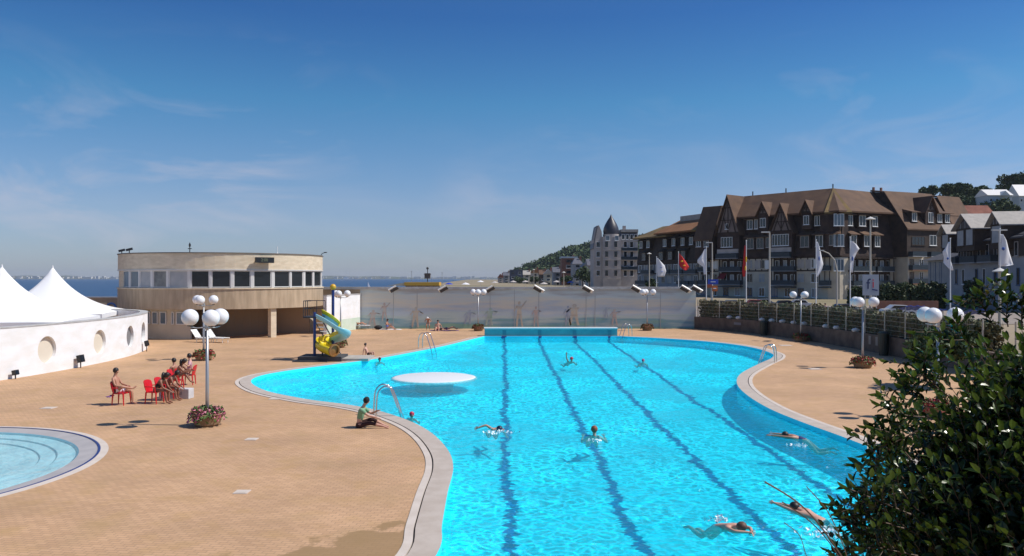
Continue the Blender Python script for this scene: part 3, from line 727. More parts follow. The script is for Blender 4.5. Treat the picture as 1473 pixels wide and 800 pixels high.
def wallpt(px):
    for i in range(len(wpath)-1):
        a,b=wpath[i],wpath[i+1]; pa,pb=CX+a.x/a.y*F,CX+b.x/b.y*F
        if min(pa,pb)<=px<=max(pa,pb):
            t=(px-pa)/(pb-pa); tn=(b-a).normalized(); nrm=Vector((-tn.y,tn.x,0)); nrm=nrm if nrm.x>0 else -nrm; return a.lerp(b,t),nrm
for px,py,s_,lab in ((9,536,.24,'small dark spotlight low on the white curved wall, leftmost'),(103,516,.40,'black spotlight on its stake before the white curved wall, largest'),(199,494,.36,'black spotlight at the far end of the white curved wall')):
    p,nrm=wallpt(px); q=p+nrm*.5; x=XD(px,q.y); z=H-(py-CY)*q.y/F
    e=empty('ground_spotlight',(q.x,q.y,0),math.atan2(nrm.y,nrm.x),lab,'spotlight','dark spotlights along the curved wall')
    mb=MB(); mb.cbox((0,0,max(z,.2)),(.22,s_,s_),(0,R(-12),0)); mb.build('housing',M['black'],e,bevel=.02)
    mb=MB(); mb.tube([(0,0,0),(0,0,max(z,.2)-s_*.3)],.03,6); mb.build('stake',M['darkmetal'],e)
    mb=MB(); mb.cbox((.115,0,max(z,.2)+.02),(.01,s_*.8,s_*.75),(0,R(-12),0)); mb.build('lens',M['glass'],e)

# ------------------------------------------------------------------ marquee tents
def tent(x,y,half,zp,rz,lab):
    e=empty('marquee_tent',(x,y,0),rz,lab,'tent','white peaked marquee tents behind the curved wall')
    n=14; ze=2.35; mb=MB(); rows=[]
    for i in range(n+1):
        t=i/n; r=half*t if i else .03
        z=ze+(zp-ze)*((1-t)**2.1*.72+.28*(1-t)**1.0)
        rows.append((r,z))
    vs=[];m_=24
    for r,z in rows:
        for j in range(m_):
            s_=j//6; u=(j%6)/6
            c=[(1,-1),(1,1),(-1,1),(-1,-1)]
            a=c[s_]; b=c[(s_+1)%4]
            X=a[0]+(b[0]-a[0])*u; Y=a[1]+(b[1]-a[1])*u
            k=r/half; ff=1/max(abs(X),abs(Y)); L_=math.hypot(X,Y)
            rr=(1-k)/(L_)*1.0+k   # circle at top, square at bottom
            sag=-.10*math.sin(math.pi*u)*k*(1-k)*3
            inw=1-.05*math.sin(math.pi*u)*k
            vs.append((X*r*rr*inw,Y*r*rr*inw,z+sag))
    fs=[(i*m_+j,i*m_+(j+1)%m_,(i+1)*m_+(j+1)%m_,(i+1)*m_+j) for i in range(n) for j in range(m_)]
    mb.add(vs,fs); o=mb.build('canopy',M['tent'],e,smooth=True); sm=o.modifiers.new('s','SOLIDIFY'); sm.thickness=.02
    last=vs[-m_:]; mb=MB(); mb.add([(a*1.004,b*1.004,c-.004) for a,b,c in last]+[(a*1.004,b*1.004,ze-.32) for a,b,c in last],[(j,(j+1)%m_,m_+(j+1)%m_,m_+j) for j in range(m_)]); mb.build('valance',M['tent'],e)
    mb=MB(); mb.lathe([(.09,zp-.25),(.03,zp+.1),(.01,zp+.16)],n=10); mb.build('peak_cap',M['tent'],e)
    for sx in (-1,1):
        for sy in (-1,1):
            mb=MB(); mb.tube([(sx*(half-.08),sy*(half-.08),0),(sx*(half-.08),sy*(half-.08),ze-.02)],.05,8); mb.build('corner_post',M['white'],e)
tent(XD(3,47.5),47.5,4.3,ZD(384,47.5),R(14),'white marquee tent cut by the left edge of the photo')
tent(XD(76,57.5),57.5,4.2,ZD(385,57.5),R(14),'white marquee tent in front of the tan wall, nearer the clubhouse')

# tan beach wall behind tents
d=75; bwall=empty('beach_wall',(0,0,0),0,'tan wall between the tents and the round clubhouse','wall')
mb=MB(); mb.box(XD(60,d),XD(185,d),d,d+.4,-.1,ZD(427,d)-.12); mb.build('wall_panel',M['tan_wall'],bwall)
mb=MB(); mb.box(XD(60,d),XD(185,d),d-.05,d+.45,ZD(427,d)-.118,ZD(427,d)); mb.build('wall_coping',M['cap'],bwall)
for px in (137,143,150): 
    x=XD(px,d); mb=MB(); mb.cbox((x,d-.08,1.6),(.45,.04,1.8)); mb.build('panel',mat('cream_panel',(.55,.44,.32),.8),bwall)
d=71; e=empty('blue_shower_arch',(XD(160,d),d,0),0,'small blue arch standing before the tan wall','arch')
mb=MB(); mb.tube([(.45*math.cos(a),0,2.0+.55*math.sin(a)) for a in [math.pi*i/10 for i in range(11)]],.09,8); mb.build('arch_top',mat('arch_blue',(.08,.2,.5),.5),e)
for s_ in (-.45,.45):
    mb=MB(); mb.tube([(s_,0,0),(s_,0,2.0)],.08,8); mb.build('leg',M['white'],e)

# ------------------------------------------------------------------ round clubhouse
CC=Vector((-25.25,70.2,0)); RB=8.4
club=empty('clubhouse',CC,0,'two storey round beige clubhouse with a ribbon of windows','building')
def arcband(r,z0,z1,a0,a1,name,m,n=72,thick=.3,parent=None,smooth=True):
    mb=MB(); full=abs(a1-a0-360)<.01
    prof=[(r,z0),(r,z1),(r-thick,z1),(r-thick,z0),(r,z0)]
    mb.lathe(prof,n=n,a0=R(a0),a1=R(a1))
    if not full:
        for a in (a0,a1):
            c,s_=math.cos(R(a)),math.sin(R(a)); mb.add([(q*c,q*s_,z) for q,z in prof[:4]],[(0,1,2,3)])
    return mb.build(name,m,parent or club)
arcband(RB,5.48,6.72,0,360,'fascia',M['concrete'])
mb=MB(); mb.lathe([(.01,6.80),(RB+.06,6.80),(RB+.06,6.722),(.01,6.722)],n=72); mb.build('roof',mat('roof_edge',(.17,.15,.13),.8),club)
arcband(RB+.03,2.36,3.93,0,360,'balcony_band',M['concrete_rib'])
arcband(RB+.10,3.932,4.02,0,360,'sill_ring',M['concrete'],thick=.4)
arcband(RB+.05,5.40,5.478,0,360,'lintel_ring',M['alu'],thick=.3)
mb=MB(); mb.lathe([(.01,2.36),(RB-.32,2.36),(RB-.32,2.46),(.01,2.46)],n=48); mb.build('soffit',M['concrete_rib'],club)
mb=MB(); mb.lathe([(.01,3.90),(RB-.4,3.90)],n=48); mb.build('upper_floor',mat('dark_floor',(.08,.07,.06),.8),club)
# windows by pixel limits
camdir=lambda px: (px-CX)/F
def ang_at(px,r=RB):
    # intersect ray (k*y,y) with the circle, near hit
    k=camdir(px); a=k*k+1; b=-2*(k*CC.x+CC.y); c=CC.x**2+CC.y**2-r*r; disc=b*b-4*a*c
    if disc<0: disc=0
    y=(-b-math.sqrt(disc))/(2*a); return math.degrees(math.atan2(y-CC.y,k*y-CC.x))
wins=[(176,184,'b'),(186,198,'g'),(200,216,'w'),(219,239,'m'),(242,270,'w'),(274,301,'d'),(304,332,'d'),(336,361,'d'),(365,391,'d'),(395,418,'d'),(420,437,'d'),(440,451,'d'),(453,463,'d')]
wm_={'b':M['glass_blue'],'g':M['glass_blue'],'w':M['blind'],'m':mat('misty_glass',(.20,.21,.21),.15,(.10,.11,.12),2.0),'d':M['glass']}
def arcwindow(a0,a1,z0,z1,r,gm,parent=club):
    a0,a1=sorted((a0,a1)); p0=Vector((r*math.cos(R(a0)),r*math.sin(R(a0)),0)); p1=Vector((r*math.cos(R(a1)),r*math.sin(R(a1)),0))
    mid=(p0+p1)/2; wd=(p1-p0).length; ax=(p1-p0).normalized(); an=math.atan2(ax.y,ax.x)
    fo=MB(); b=.07
    fo.cbox((0,0,z0+b/2),(wd,.1,b)); fo.cbox((0,0,z1-b/2),(wd,.1,b))
    for s_ in (-1,1): fo.cbox((s_*(wd/2-b/2),0,(z0+z1)/2),(b,.098,z1-z0-2*b))
    o=fo.build('window',M['alu'],parent,loc=(mid.x,mid.y,0)); o.rotation_euler.z=an
    g=MB(); g.cbox((0,.0,(z0+z1)/2),(wd-2*b,.03,z1-z0-2*b)); g.build('pane',gm,o)
for a,b,k in wins:
    arcwindow(ang_at(a),ang_at(b),4.05,5.39,RB-.14,wm_[k])
# piers between windows and blind back part
edges=[ang_at(172.5,RB-.1)]+[x for w_ in wins for x in (ang_at(w_[0]),ang_at(w_[1]))]+[ang_at(467,RB-.1)]
for i in range(0,len(edges),2):
    a0,a1=edges[i],edges[i+1]
    if a1<a0: a1+=360
    if a1-a0<.4: a0-=.3; a1+=.3
    if a1-a0<40: arcband(RB-.05,4.02,5.40,a0,a1,'window_pier',M['alu'] if i else M['concrete'],n=4,thick=.25)
aL=ang_at(172.5); aR=ang_at(467)
arcband(RB-.08,4.02,5.40,((aR+180)%360)-180,(aL%360),'rear_wall',M['concrete'],n=40)
# inside core so the ribbon looks dark
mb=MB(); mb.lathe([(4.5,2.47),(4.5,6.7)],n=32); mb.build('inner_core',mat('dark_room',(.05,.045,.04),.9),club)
# ground floor
rg=RB-.75
arcband(rg,0,2.36,ang_at(150,rg)-25,ang_at(274,rg),'ground_wall',M['render'],n=30)
for a,b in ((213,217),(220,228),(231,240),(247,251),(254,268)):
    arcwindow(ang_at(a,rg),ang_at(b,rg),1.15,2.15,rg+.06,M['glass_blue'])
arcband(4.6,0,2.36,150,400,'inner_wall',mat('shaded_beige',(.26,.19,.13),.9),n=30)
arcband(rg,0,2.36,ang_at(446,rg),ang_at(446,rg)+80,'side_wall',M['render'],n=20)
a=math.radians(ang_at(445,rg)); mb=MB(); c,s_=math.cos(a),math.sin(a)
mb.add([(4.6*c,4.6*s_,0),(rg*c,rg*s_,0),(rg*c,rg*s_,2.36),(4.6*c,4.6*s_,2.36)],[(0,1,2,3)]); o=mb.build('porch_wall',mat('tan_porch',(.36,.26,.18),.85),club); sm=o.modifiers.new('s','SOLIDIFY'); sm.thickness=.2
for px in (391.5,):
    a=R(ang_at(px,RB-.4)); mb=MB(); mb.box(-.24,.24,-.24,.24,0,2.36); o=mb.build('column',M['concrete'],club,loc=((RB-.4)*math.cos(a),(RB-.4)*math.sin(a),0)); o.rotation_euler.z=a
# display board
a=ang_at(378); ar=R(a); pc=CC+Vector(((RB+.35)*math.cos(ar),(RB+.35)*math.sin(ar),6.22))
e=empty('display_board',pc,ar+math.pi/2,'black electronic display board with green digits high on the clubhouse','display')
mb=MB(); mb.box(-.75,.75,-.12,.12,-.22,.22); mb.build('casing',M['black'],e)
mb=MB(); mb.box(-.6,-.5,.12,.38,-.03,.03); mb.box(.5,.6,.12,.38,-.03,.03); mb.build('bracket',M['darkmetal'],e)
def text(s_,size,m,parent,loc,rot,name,ext=.004):
    cu=bpy.data.curves.new(name,'FONT'); cu.body=s_; cu.size=size; cu.extrude=ext; cu.align_x='CENTER'; cu.align_y='CENTER'
    o=bpy.data.objects.new('t',cu); col.objects.link(o); dg=bpy.context.evaluated_depsgraph_get(); me=bpy.data.meshes.new_from_object(o.evaluated_get(dg)); bpy.data.objects.remove(o)
    me.materials.append(m); q=bpy.data.objects.new(name,me); col.objects.link(q); q.parent=parent; q.location=loc; q.rotation_euler=rot; return q
text('2:00',.34,mat('dim_green_digit',(.16,.18,.11),.5),e,(-.05,-.126,0),(R(90),0,0),'digits')
# roof fittings
def roofpt(px,r=RB-.3): 
    a=R(ang_at(px,r)); return CC+Vector((r*math.cos(a),r*math.sin(a),6.8))
for px,lab in ((173,'dark roof camera at the left edge of the clubhouse'),(186,'dark roof camera second from the left on the clubhouse')):
    p=roofpt(px); e=empty('roof_camera',p,R(200),lab,'camera')
    mb=MB(); mb.tube([(0,0,0),(0,0,.22)],.04,6); mb.build('stand',M['darkmetal'],e)
    mb=MB(); mb.cbox((.0,0,.3),(.5,.22,.18),(0,R(15),0)); mb.build('housing',M['black'],e)
p=roofpt(273); e=empty('roof_antenna',p,0,'dark weather vane on the middle of the clubhouse roof','antenna')
mb=MB(); mb.tube([(0,0,0),(0,0,.75)],.035,6); mb.build('mast',M['darkmetal'],e); mb=MB(); mb.sphere((0,0,.55),.09,8,(1,1,1.8)); mb.cbox((0,0,.28),(.28,.05,.06)); mb.build('vane',M['black'],e)
p=roofpt(399); mb=MB(); mb.tube([(0,0,0),(0,0,.55)],.03,6); mb.lathe([(.09,.0),(.03,.06)],n=8); o=mb.build('roof_aerial',M['white'],loc=p); tag(o,'thin white aerial on the right of the clubhouse roof','aerial')
p=roofpt(466); e=empty('roof_light',p,0,'slim curved light arm at the right end of the clubhouse roof','light')
mb=MB(); mb.tube([(0,0,-.2),(.25,0,.2),(.5,0,.3)],.03,6); mb.build('arm',M['darkmetal'],e); mb=MB(); mb.cbox((.55,0,.3),(.25,.12,.08)); mb.build('lamp_head',M['darkmetal'],e)

# loungers in front of clubhouse
def lounger(p,rz,lab,m=M['white'],fab=None,grp='white sun loungers',back=R(48)):
    e=empty('sun_lounger',p,rz,lab,'sun lounger',grp)
    mb=MB(); 
    for s_ in (-.3,.3): mb.cbox((.25,s_,.33),(1.35,.05,.05))
    mb.build('frame',m,e)
    mb=MB()
    for i in range(9): mb.cbox((-.32+i*.155,0,.37),(.13,.58,.025))
    mb.build('seat',fab or m,e)
    mb=MB()
    for i in range(5): 
        r_=.08+i*.15; mb.cbox((-.42-r_*math.cos(back),0,.38+r_*math.sin(back)),(.13,.58,.025),(0,back,0))
    mb.build('backrest',fab or m,e)
    for x in (-.3,.8):
        for s_ in (-.27,.27):
            mb=MB(); mb.tube([(x,s_,0),(x,s_,.32)],.025,6); mb.build('leg',m,e)
    return e
lounger(G(299,492.5)+Vector((-.4,0,0)),R(-25),'white sun lounger left of the pair under the clubhouse')
lounger(G(318,492.5)+Vector((-.3,0,0)),R(-25),'white sun lounger right of the pair under the clubhouse')
p=G(324,491); 
# ------------------------------------------------------------------ water slide
D0=46.6
sl=empty('water_slide',(XD(470,D0),D0,0),0,'turquoise and yellow spiral water slide on blue posts at the pool edge','slide')
ox=XD(470,D0)
def S(px,py,dy=0.0):
    d=D0+dy; return Vector((XD(px,d)-ox, dy, ZD(py,d)))
mb=MB(); mb.cbox((S(464,500).x,.2,.13),(2.5,1.9,.30)); mb.cbox((S(452,500).x,.1,.02),(2.0,2.3,.08)); mb.build('plinth',M['darkgrey'],sl)
mb=MB(); mb.cbox((S(506,500).x,.55,.075),(2.1,2.2,.15)); mb.build('slab',M['palegrey'],sl)
mb=MB(); a=S(452.5,500); mb.tube([(a.x,0,.1),(a.x,0,ZD(449,D0))],.085,10); mb.build('post',M['blue'],sl)
mb=MB(); a=S(479,500,1.2); mb.tube([(a.x,1.2,.0),(a.x,1.2,ZD(416,D0+1.2))],.085,10); mb.build('post',M['blue'],sl)
mb=MB(); mb.sphere((a.x,1.2,ZD(413,D0+1.2)),.19,14); mb.build('ball',M['yellow2'],sl,smooth=True)
mb=MB(); pc=S(453,456,.4); mb.cbox((pc.x,.4,pc.z),(1.15,1.0,.09)); mb.build('platform',M['darkmetal'],sl)
mb=MB(); zt=pc.z
for (sx,sy) in ((-.55,-.45),(-.55,.45),(.5,.45),(.0,.45),(-.55,0)):
    mb.tube([(pc.x+sx,.4+sy,zt),(pc.x+sx,.4+sy,zt+.95)],.022,6)
for hh in (.95,.5):
    mb.tube([(pc.x-.1,.4-.45,zt+hh),(pc.x-.55,.4-.45,zt+hh),(pc.x-.55,.4+.45,zt+hh),(pc.x+.5,.4+.45,zt+hh)],.022,6)
mb.build('guard_rail',M['darkmetal'],sl)
# stairs
mb=MB(); t0=Vector((pc.x-.05,.95,zt)); t1=Vector((pc.x+.85,2.5,.1))
for s_ in (-.3,.3):
    off=Vector((.85,-.45,0)).normalized()*s_*-1
    mb.tube([t0+off,t1+off],.035,6)
mb.build('stringer',M['darkmetal'],sl)
mb=MB()
for i in range(9):
    c=t0.lerp(t1,(i+.5)/9); mb.cbox(c,(.55,.22,.035),(0,0,R(-30)))
mb.build('tread',M['white_wall'],sl)
# chute
path=[S(459,449,.1),S(470,454,-.05),S(482,461,-.15),S(492,469,-.1),S(496,480,.45),S(490,489,1.15),S(477,490,1.5),S(466,487,1.2),S(461,491,.5),S(465,499,-.15),S(473,502,-.45),S(480,503,-.75)]
path=[Vector(p) for p in path]
zs=[2.72,2.5,2.18,1.85,1.6,1.4,1.22,1.1,.98,.86,.74,.66]
for p,z in zip(path,zs): p.z=z
pth=catmull(path,5,False)
def chute(path,r,a0,a1,m,name,rr=0,n=10,bank=0,i0=0,i1=None):
    mb=MB(); vs=[]; seg=path[i0:i1]; k=len(seg)
    for i,p in enumerate(seg):
        g=i+i0; t=(path[min(g+1,len(path)-1)]-path[max(g-1,0)]); t.z=0; t.normalize(); side=Vector((t.y,-t.x,0))
        for j in range(n+1):
            an=a0+(a1-a0)*j/n; vs.append(p+side*math.cos(an)*r+Vector((0,0,1))*math.sin(an)*r)
    fs=[(i*(n+1)+j,i*(n+1)+j+1,(i+1)*(n+1)+j+1,(i+1)*(n+1)+j) for i in range(k-1) for j in range(n)]
    mb.add(vs,fs); o=mb.build(name,m,sl,smooth=True,fix=False); sm=o.modifiers.new('s','SOLIDIFY'); sm.thickness=.05; sm.offset=0; return o
L_=len(pth); half=L_//2
chute(pth,.35,R(-180),R(-60),M['turq'],'upper_chute',i0=0,i1=half+2)
# which side gets the tall yellow inner wall
chute(pth,.36,R(140),R(181),M['yellow'],'yellow_lip',i0=0,i1=half+2,n=4)
chute(pth,.35,R(-60),R(0),M['turq'],'chute_side',i0=0,i1=half+2,n=5)
chute(pth,.35,R(-215),R(35),M['yellow'],'lower_chute',i0=half+1,i1=L_)
mb=MB(); q=pth[-1]; t=(pth[-1]-pth[-3]).normalized()
mb.lathe([(.02,.02),(.28,.0),(.37,.0),(.37,.10),(.28,.10),(.28,.0)],n=20); o=mb.build('exit_rim',mat('brown_rim',(.30,.13,.03),.5),sl,loc=q+Vector((0,0,-.0))); o.rotation_euler=t.to_track_quat('Z','Y').to_euler()
mb=MB(); 
for qq in (pth[-4],pth[-12]): mb.tube([(qq.x,qq.y,.1),(qq.x,qq.y,qq.z-.38)],.05,8)
mb.build('support',M['darkmetal'],sl)

# ------------------------------------------------------------------ chairs
def chair(p,rz,lab):
    e=empty('plastic_chair',p,rz,lab,'chair','red plastic chairs on the left deck')
    mb=MB(); mb.prism([(-.22,-.22),(.24,-.25),(.24,.25),(-.22,.22)],.42,.455,'z'); mb.build('seat',M['red'],e,bevel=.01)
    mb=MB(); vs=[];n=8
    for i in range(5):
        z=.44+i*.115
        wv=.20+.05*math.sin(min(i,4)/4*math.pi*.8)
        for j in range(n+1):
            u=-1+2*j/n; vs.append((-.22-.10*i/4+.05*u*u,u*wv,z-(.05*abs(u)**3 if i==4 else 0)))
    mb.add(vs,[(i*(n+1)+j,i*(n+1)+j+1,(i+1)*(n+1)+j+1,(i+1)*(n+1)+j) for i in range(4) for j in range(n)])
    o=mb.build('backrest',M['red'],e,fix=False); sm=o.modifiers.new('s','SOLIDIFY'); sm.thickness=.025
    for sx,sy in ((.22,.23),(.22,-.23),(-.2,.2),(-.2,-.2)):
        mb=MB(); mb.tube([(sx*1.15,sy*1.1,0),(sx,sy,.43)],[.018,.032],6); mb.build('leg',M['red'],e)
    for s_ in (-1,1):
        mb=MB(); mb.tube([(.2,s_*.25,.44),(.2,s_*.27,.64),(.0,s_*.28,.66),(-.24,s_*.25,.66)],.022,6); mb.build('armrest',M['red'],e)
    return e

# ------------------------------------------------------------------ people
def ik(a,b,l1,l2,hint):
    v=b-a; d=v.length
    if d<1e-6: return a+hint*l1
    dd=min(d,(l1+l2)*.999); u=v/d
    x=(l1*l1-l2*l2+dd*dd)/(2*dd); h=math.sqrt(max(l1*l1-x*x,0.0))
    hp=hint-u*hint.dot(u)
    if hp.length<1e-5: hp=Vector((0,0,1))-u*u.z
    hp.normalize(); return a+u*x+hp*h
def skin(name,nodes,edges,rad,m,parent,sub=1,root=0):
    me=bpy.data.meshes.new(name); me.from_pydata([tuple(n) for n in nodes],edges,[]); o=bpy.data.objects.new(name,me); col.objects.link(o)
    sk=o.modifiers.new('skin','SKIN'); sk.use_smooth_shade=True; sk.branch_smoothing=.3
    for i,r in enumerate(rad):
        v=me.skin_vertices[0].data[i]; v.radius=(r,r) if not isinstance(r,tuple) else r; v.use_root=(i==root)
    ss=o.modifiers.new('sub','SUBSURF'); ss.levels=sub; ss.render_levels=sub
    dg=bpy.context.evaluated_depsgraph_get(); nm=bpy.data.meshes.new_from_object(o.evaluated_get(dg)); o.modifiers.clear(); o.data=nm
    nm.materials.clear(); nm.materials.append(m); nm.polygons.foreach_set('use_smooth',[True]*len(nm.polygons)); o.parent=parent; return o
def person(p,yaw,lab,pelvis,neck,head,hands,feet,skinm=None,wear=(),hairm=None,hairname='hair',lat=None,kn=None,el=None,toes=None,s_=1.0,grp=None,face=None,longhair=False,tilt=None):
    skinm=skinm or M['skin']; hairm=hairm or M['hair']
    e=empty('person',p,yaw,lab,'person',grp); e.scale=(s_,)*3
    V=Vector; pelvis,neck,head=V(pelvis),V(neck),V(head); lat=V(lat).normalized() if lat else V((0,1,0))
    sp=(neck-pelvis).normalized(); face=V(face).normalized() if face else V((1,0,0))
    nodes=[];rad=[];edges=[]
    def nd(v,r,par=None):
        nodes.append(V(v)); rad.append(r)
        if par is not None: edges.append((par,len(nodes)-1))
        return len(nodes)-1
    T=neck-pelvis
    n0=nd(pelvis,(.13,.115)); n1=nd(pelvis+T*.38,(.115,.10),n0); n2=nd(pelvis+T*.75,(.145,.115),n1); n3=nd(neck,.062,n2)
    hd=(head-neck); n4=nd(neck+hd*.45,.055,n3); n5=nd(head-hd.normalized()*.03+face*.01,.088,n4); n6=nd(head+hd.normalized()*.065,.075,n5)
    nose=nd(head+face*.112-hd.normalized()*.02,.012,n5)
    sh=[];elb=[];kne=[];hip=[]
    for i,s in enumerate((1,-1)):
        S_=pelvis+T*.90+lat*s*.175; k=nd(S_,.058,n2); sh.append(S_)
        Hn=V(hands[i]); eh=V((el[i] if el else (-.6,s*.5,-.6)))
        E_=ik(S_,Hn,.29,.26,eh); elb.append(E_); k=nd(E_,.042,k); k=nd(Hn,.029,k)
        fd=(Hn-E_).normalized(); sd_=fd.cross(sp)
        if sd_.length<.2: sd_=fd.cross(V((0,0,1)))
        sd_.normalize(); pm=nd(Hn+fd*.06,(.034,.02),k)
        for j,(o_,l) in enumerate(((-.030,.075),(-.010,.088),(.011,.082),(.031,.062))):
            q=Hn+fd*.095+sd_*o_; a=nd(q,.0095,pm); b=nd(q+fd*l*.55+sd_*o_*.3,.009,a); nd(q+fd*l*.9+sd_*o_*.4-face*.0+V((0,0,-.012)),.008,b)
        a=nd(Hn+fd*.05-sd_*s*.045,.011,pm); nd(Hn+fd*.09-sd_*s*.062,.0095,a)
    for i,s in enumerate((1,-1)):
        P_=pelvis-sp*.04+lat*s*.095; k=nd(P_,.088,n0); hip.append(P_)
        A_=V(feet[i]); kh=V(kn[i]) if kn else V((1,0,.6))
        K_=ik(P_,A_,.44,.43,kh); kne.append(K_); k=nd(P_.lerp(K_,.5),.076,k); k=nd(K_,.054,k); k=nd(K_.lerp(A_,.35),.056,k); k=nd(A_,.036,k)
        td=V(toes[i]) if toes else V((1,0,-.15)); td.normalize(); k=nd(A_+td*.09-V((0,0,.025)),.034,k); nd(A_+td*.18-V((0,0,.03)),.024,k)
    body=skin('body',nodes,edges,rad,skinm,e)
    # hair or cap
    mb=MB(); up=hd.normalized(); c=head+up*.028-face*.022
    q=up.to_track_quat('Z','Y').to_matrix(); mb.sphere((0,0,0),.108,14,(1.0,.95,1.05)); mb.v=[tuple(q@V(v)+c) for v in mb.v]
    if longhair: 
        b=len(mb.v); mb.sphere((0,0,0),.1,10,(.75,1.1,1.7)); mb.v=mb.v[:b]+[tuple(V(v)+head-face*.075-up*.10) for v in mb.v[b:]]
    mb.build(hairname,hairm,e,smooth=True)
    for nm,kind,m in wear:
        if kind=='shirt':
            N=[pelvis+T*.12,pelvis+T*.4,pelvis+T*.78,pelvis+T*.93]; Rr=[(.145,.13),(.135,.12),(.165,.135),.095]; Ed=[(0,1),(1,2),(2,3)]
            for i in (0,1):
                N+= [sh[i],sh[i].lerp(elb[i],.75)]; Rr+=[.078,.068]; k=len(N)-2; Ed+=[(2,k),(k,k+1)]
            skin(nm,N,Ed,Rr,m,e)
        elif kind=='suit':
            N=[pelvis-sp*.03,pelvis+T*.38,pelvis+T*.70]; skin(nm,N,[(0,1),(1,2)],[(.15,.132),(.125,.112),(.152,.124)],m,e)
        elif kind in('shorts','brief','trousers'):
            f={'shorts':.62,'brief':.22,'trousers':1.0}[kind]
            N=[pelvis+sp*.06,pelvis-sp*.01]; Rr=[(.136,.122),(.142,.127)]; Ed=[(0,1)]
            for i in (0,1):
                N+=[hip[i],hip[i].lerp(kne[i],f)]; Rr+=[.098,.089-.018*f]; k=len(N)-2; Ed+=[(1,k),(k,k+1)]
                if kind=='trousers':
                    N+=[kne[i].lerp(V(feet[i]),.5)]; Rr+=[.066]; Ed+=[(k+1,k+2)]
            skin(nm,N,Ed,Rr,m,e)
        elif kind=='bra':
            N=[pelvis+T*.60,pelvis+T*.74]; skin(nm,N,[(0,1)],[(.138,.12),(.152,.126)],m,e)
    return e
def prop_towel(p,rz,size,m,lab,name='towel',cat='towel'):
    mb=MB(); n=8; vs=[]
    for i in range(n+1):
        for j in range(n+1): vs.append(((i/n-.5)*size[0],(j/n-.5)*size[1],.02+.015*math.sin(i*1.3+j)+.01*math.cos(j*2.1)))
    mb.add(vs,[(i*(n+1)+j,(i+1)*(n+1)+j,(i+1)*(n+1)+j+1,i*(n+1)+j+1) for i in range(n) for j in range(n)])
    o=mb.build(name,m,loc=p,fix=False); o.rotation_euler.z=rz; sm=o.modifiers.new('s','SOLIDIFY'); sm.thickness=.02; tag(o,lab,cat); return o

# seated man in white shorts
c1=G(174,582); chair(c1,R(-4),'red plastic chair under the man in white shorts')
person(c1+Vector((-.02,0,0)),R(-4),'bare chested man in white shorts sitting in the leftmost red chair',(-.08,0,.56),(-.22,0,1.06),(-.17,0,1.27),[(.18,.10,.72),(.16,-.16,.70)],[(.42,.12,.09),(.50,-.02,.62)],
       wear=[('shorts','shorts',M['cl_white'])],kn=[(1,.1,.8),(.6,-1.0,.7)],toes=[(1,0,-.15),(.5,.4,.6)])
prop=prop_towel(c1+Vector((-.30,-.22,.34)),R(5),(.12,.5),M['cl_purple'],'purple cloth hanging on the leftmost red chair','cloth','cloth')
# two people leaning by the second chair
c2=G(226,580); chair(c2+Vector((-.12,0,0)),R(-8),'red plastic chair under the woman in the black swimsuit')
person(c2+Vector((-.02,-.02,0)),R(-6),'woman in black swimsuit leaning forward on the second red chair',(0,0,.56),(.28,0,.93),(.42,0,1.06),[(.58,.06,.50),(.56,-.08,.50)],[(.42,.14,.08),(.48,-.12,.08)],skinm=M['skin_dark'],wear=[('swimsuit','suit',M['cl_black'])],longhair=True,face=(.8,0,-.6))
c2b=G(239,576); chair(c2b+Vector((-.12,.1,0)),R(-5),'red plastic chair between the leaning pair and the white block')
person(c2b+Vector((0,.1,0)),R(-5),'person with bare brown back leaning forward behind the woman in black',(-.05,0,.56),(.26,0,.94),(.40,0,1.05),[(.55,.08,.52),(.55,-.1,.5)],[(.38,.14,.08),(.46,-.14,.08)],skinm=M['skin_dark'],wear=[('swim_trunks','brief',M['cl_brown'])],face=(.7,.1,-.6))
# group behind the white block
c3=G(242,561); chair(c3+Vector((-.06,.5,0)),R(170),'red plastic chair facing the clubhouse at the back of the group')
person(c3+Vector((0,.5,0)),R(150),'person sitting turned away in the rear red chair',(-.04,0,.56),(-.10,0,1.06),(-.04,0,1.27),[(.22,.16,.68),(.22,-.16,.68)],[(.42,.12,.08),(.42,-.12,.08)],wear=[('swimsuit','suit',M['cl_red'])],s_=.95)
c4=G(253,562); chair(c4+Vector((-.05,.1,.0)),R(0),'red plastic chair behind the white block')
person(c4+Vector((.0,.1,0)),R(0),'dark haired woman in red seated with her feet up on the white block',(0,0,.60),(.18,0,1.08),(.32,0,1.24),[(.62,.04,.86),(.60,-.08,.84)],[(.50,.14,.40),(.62,-.10,.40)],skinm=M['skin_dark'],wear=[('swimsuit','suit',mat('dark_red_suit',(.13,.02,.02),.8))],longhair=True,face=(.9,-.2,-.2))
c5=G(264,556); chair(c5+Vector((0,.6,0)),R(185),'red plastic chair hidden behind the dark haired woman')
person(c5+Vector((0,.6,0)),R(200),'person in pale pink wrap seated at the back right of the group',(0,0,.58),(-.06,0,1.08),(0,0,1.28),[(.2,.3,1.0),(.22,-.2,.62)],[(.42,.12,.08),(.42,-.12,.08)],skinm=M['skin_pale'],wear=[('wrap','shirt',M['cl_pink'])])
